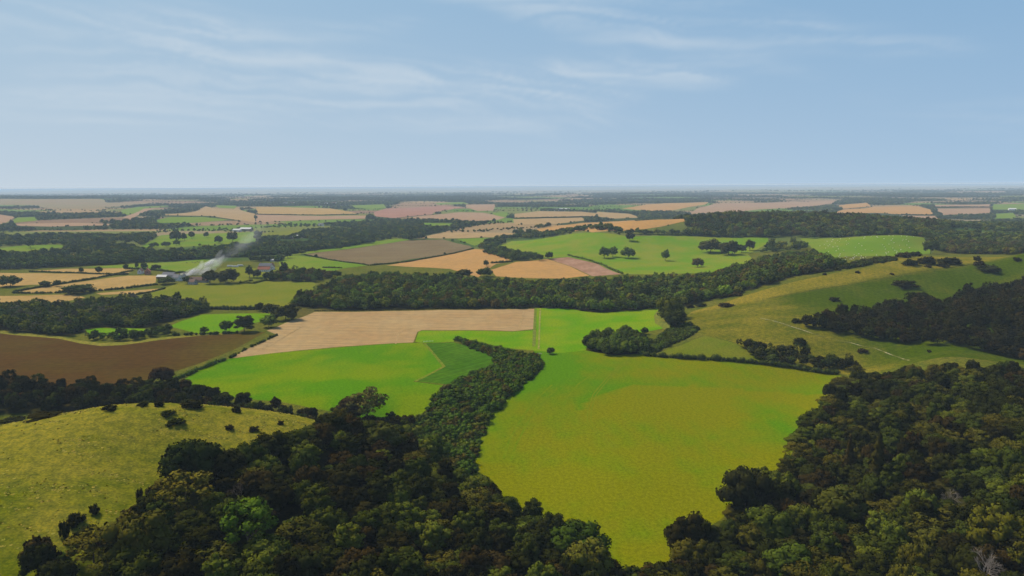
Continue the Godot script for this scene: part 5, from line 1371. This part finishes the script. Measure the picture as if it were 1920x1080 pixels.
func small_things() -> void:
	rng.seed = 121
	sheet("footpath", "narrow worn chalk footpath crossing the right hillside", ribbon(pts([218.4, 617.8, 224.7, 602.9, 229.0, 592.5, 233.3, 580.3, 237.2, 572.3, 243.4, 559.9, 251.8, 549.7, 258.7, 546.4, 263.3, 542.8, 269.4, 534.0, 275.1, 529.0, 277.6, 518.1, 279.5, 503.2, 277.0, 485.0]), 1.3), mats.rough, tone(lin(.30, .27, .17), lin(.12, .125, .03), .05, 2.5), 0.0, false, .06)
	sheet("track", "darker straight sheep track along the upper part of the right hill", ribbon(pts([257.4, 707.9, 306.5, 723.6, 356.0, 736.2, 411.5, 757.5, 472.2, 783.4, 540.2, 806.7]), 1.6), mats.rough, tone(lin(.055, .07, .01), lin(.075, .085, .012), .1), 0.0, false, .05)
	sheet("track", "pale farm track between the tan stubble and the vivid green field", ribbon(pts([30.3, 756.0, 27.3, 694.2, 23.9, 619.7, 21.3, 563.9]), 1.5), mats.rough, tone(lin(.26, .24, .06), lin(.16, .18, .03), .05), 0.0, false, .05)
	sheet("track", "trodden grass strip beside the pale farm track", ribbon(pts([25.1, 755.7, 22.5, 694.3, 20.0, 631.2, 17.7, 574.1]), 2.4), mats.rough, tone(lin(.14, .15, .03), lin(.12, .16, .02), .05), 0.0, false, .04)
	for k in 2:
		sheet("wheel_track", "left wheel mark curving over the meadow" if k == 0 else "right wheel mark curving over the meadow", ribbon(pts([89.4, 527.0, 76.9, 502.8, 62.9, 469.4, 50.4, 432.5, 44.0, 403.4, 41.5, 382.8, 43.3, 369.8, 48.1, 355.8, 50.6, 343.6]), .7), mats.grass, tone(lin(.12, .16, .003), lin(.15, .17, .004), .1), 0.0, false, .03).position.x = k * 2.1
	for line in [pts([-97.0, 580.5, -99.4, 604.2, -101.0, 623.5, -99.0, 638.4, -91.4, 646.8]), pts([5.7, 647.8, 8.7, 684.2, 10.7, 715.0, 12.3, 743.9]), pts([-203.4, 550.4, -201.4, 571.8, -197.6, 601.4, -197.0, 639.3, -196.4, 654.1])]:
		sheet("wheel_track", "pale wheel mark turning in the tan stubble field", ribbon(line, 1.4), mats.stubble, tone(lin(.275, .19, .092), lin(.24, .165, .075), .1), 0.0, false, .02)
	for line in [pts([25.9, 453.2, 14.3, 420.5, 5.0, 388.5, -1.8, 359.3, -4.6, 333.8]), pts([28.9, 445.8, 17.2, 413.4, 8.5, 383.0, 1.8, 353.9, -1.0, 330.5]), pts([59.4, 491.4, 43.8, 457.8, 33.1, 423.8, 26.1, 387.9])]:
		sheet("wheel_track", "faint curved mowing line on the left of the meadow", ribbon(line, 1.1), mats.grass, tone(lin(.10, .165, .003), lin(.14, .17, .003), .1), 0.0, false, .02)
	var post := slab(Vector3(.14, 1.5, .14), Vector3(0, .55, 0))
	var fence := thing("fence", Vector3.ZERO)
	tag(fence, "short white rail fence at the top corner of the crop plot", "fence")
	var fl := pts([-74.9, 588.9, -72.4, 590.1, -69.8, 591.3, -67.1, 591.4])
	for k in fl.size():
		var o := part("post", post, mats.white, fence)
		o.position = on(fl[k].x, fl[k].y)
		if k:
			for y in [.5, .95]:
				var a := on(fl[k - 1].x, fl[k - 1].y, y)
				var b := on(fl[k].x, fl[k].y, y)
				var r := part("rail", slab(Vector3(.06, .14, a.distance_to(b)), Vector3.ZERO), mats.white, fence)
				r.transform = Transform3D(Basis.looking_at((b - a).normalized()), (a + b) / 2)
	var log_st := SurfaceTool.new()
	log_st.begin(Mesh.PRIMITIVE_TRIANGLES)
	tube(log_st, Vector3(-3.4, .35, 0), Vector3(3.2, .3, .4), .34, .2, 9)
	tube(log_st, Vector3(.4, .35, .1), Vector3(2.2, 1.3, 1.6), .17, .06, 6)
	tube(log_st, Vector3(-1, .35, 0), Vector3(.8, .9, -1.7), .15, .05, 6)
	var fallen := single("fallen_trunk", log_st.commit(), mats.pale_bark)
	fallen.position = on(20.3, 547.3, .05)
	tag(fallen, "pale fallen trunk at the end of the farm track by the thicket", "log")
	var bare := thing("bare_tree", on(135.3, 190.4), .4)
	part("branches", bare_tree(401), plain(lin(.17, .145, .125)), bare).scale = Vector3(1.05, 1.0, 1.05)
	tag(bare, "leafless grey tree in the lower right corner of the wood", "tree")
	var birch := thing("bare_tree", on(-88.4, 219.3), 1.4)
	part("branches", bare_tree(407), plain(lin(.16, .12, .09)), birch).scale = Vector3(.6, .8, .6)
	tag(birch, "twiggy brown leafless tree behind the bright green tree", "tree")
	var dead := thing("bare_tree", on(158.7, 245.1), 2.2)
	part("branches", bare_tree(411), plain(lin(.2, .17, .14)), dead).scale = Vector3(.7, .85, .7)
	tag(dead, "pale dead tree showing bare limbs in the middle of the right wood", "tree")
	# rough grass on the lower left slope
	rng.seed = 131
	var G := Leaves.new()
	for k in 7:
		var a := rng.randf() * TAU
		var f := rng.randf_range(.8, 1.2)
		G.leaf(Vector3(cos(a) * .3, .2, sin(a) * .3), Vector3(cos(a), .5, sin(a)).normalized(), Vector3(cos(a) * .2, 1, sin(a) * .2).normalized(), rng.randf_range(.5, .8), rng.randf() * TAU, Color(f, f, f))
	var tuft := G.mesh()
	var spots := []
	var tints := PackedColorArray()
	for q in scatter(pts([-330.0, 110.0, -70.0, 110.0, -100.0, 190.0, -112.0, 225.0, -100.0, 262.0, -74.0, 294.0, -95.0, 326.0, -180.0, 328.0, -330.0, 320.0]), 1.15, 132):
		var w := noise_a.get_noise_2d(q.x * .03, q.y * .11)
		if rng.randf() > .1 + w: continue
		var s := rng.randf_range(.35, .95)
		spots.append(Transform3D(Basis(Vector3.UP, rng.randf() * TAU).scaled(Vector3(s * 1.3, s * .8, s * 1.3)), on(q.x, q.y, .02)))
		tints.append(jitter(lin(.13, .135, .008).lerp(lin(.24, .20, .04), clampf(rng.randf() * .7 + w, 0, 1)), .2))
	var tufts := mass("rough_grass", tuft, spots, tints, mats.leaf, self)
	tag(tufts, "tufts of rough dry grass over the lower left slope", "grass", "", "stuff")
	# bonfire smoke drifting right from the village
	var plume := thing("smoke_plume", Vector3.ZERO)
	tag(plume, "white bonfire smoke drifting up to the right over the village", "smoke")
	rng.seed = 141
	var run := [Vector3(-476.7, 1.0, -1030.0), Vector3(-459.2, 7.2, -1030.0), Vector3(-441.7, 14.1, -1030.0), Vector3(-430.4, 21.1, -1030.0), Vector3(-420.7, 27.2, -1030.0), Vector3(-407.9, 34.2, -1030.0), Vector3(-393.4, 44.2, -1030.0), Vector3(-380.4, 54.9, -1030.0), Vector3(-369.1, 64.1, -1030.0)]
	for k in 120:
		var t := pow(k / 119.0, 1.1) * 7.99
		var i := int(t)
		var p: Vector3 = run[i].lerp(run[i + 1], t - i)
		var wide := 3.4 + maxf(0, t - 4.0) * 1.2
		p += Vector3(rng.randfn(0, wide * .75), rng.randfn(0, wide * .6) + (rng.randf() * rng.randf() * 12.0 - 1.0 if t < 3.3 else 0.0), rng.randfn(0, wide))
		var puff := FogVolume.new()
		puff.name = "puff"
		puff.shape = RenderingServer.FOG_VOLUME_SHAPE_ELLIPSOID
		var s := wide * rng.randf_range(1.3, 3.4)
		puff.size = Vector3(s * 1.8, s * .62, s)
		puff.position = p
		puff.rotation = Vector3(0, rng.randf_range(-.5, .5), rng.randf_range(.1, 1.0))
		var fm := FogMaterial.new()
		fm.density = (.034 if t < 2.8 else .011 if t < 4.2 else .0010) * rng.randf_range(.5, 1.5)
		fm.albedo = Color(1, 1, 1)
		puff.material = fm
		plume.add_child(puff, true)
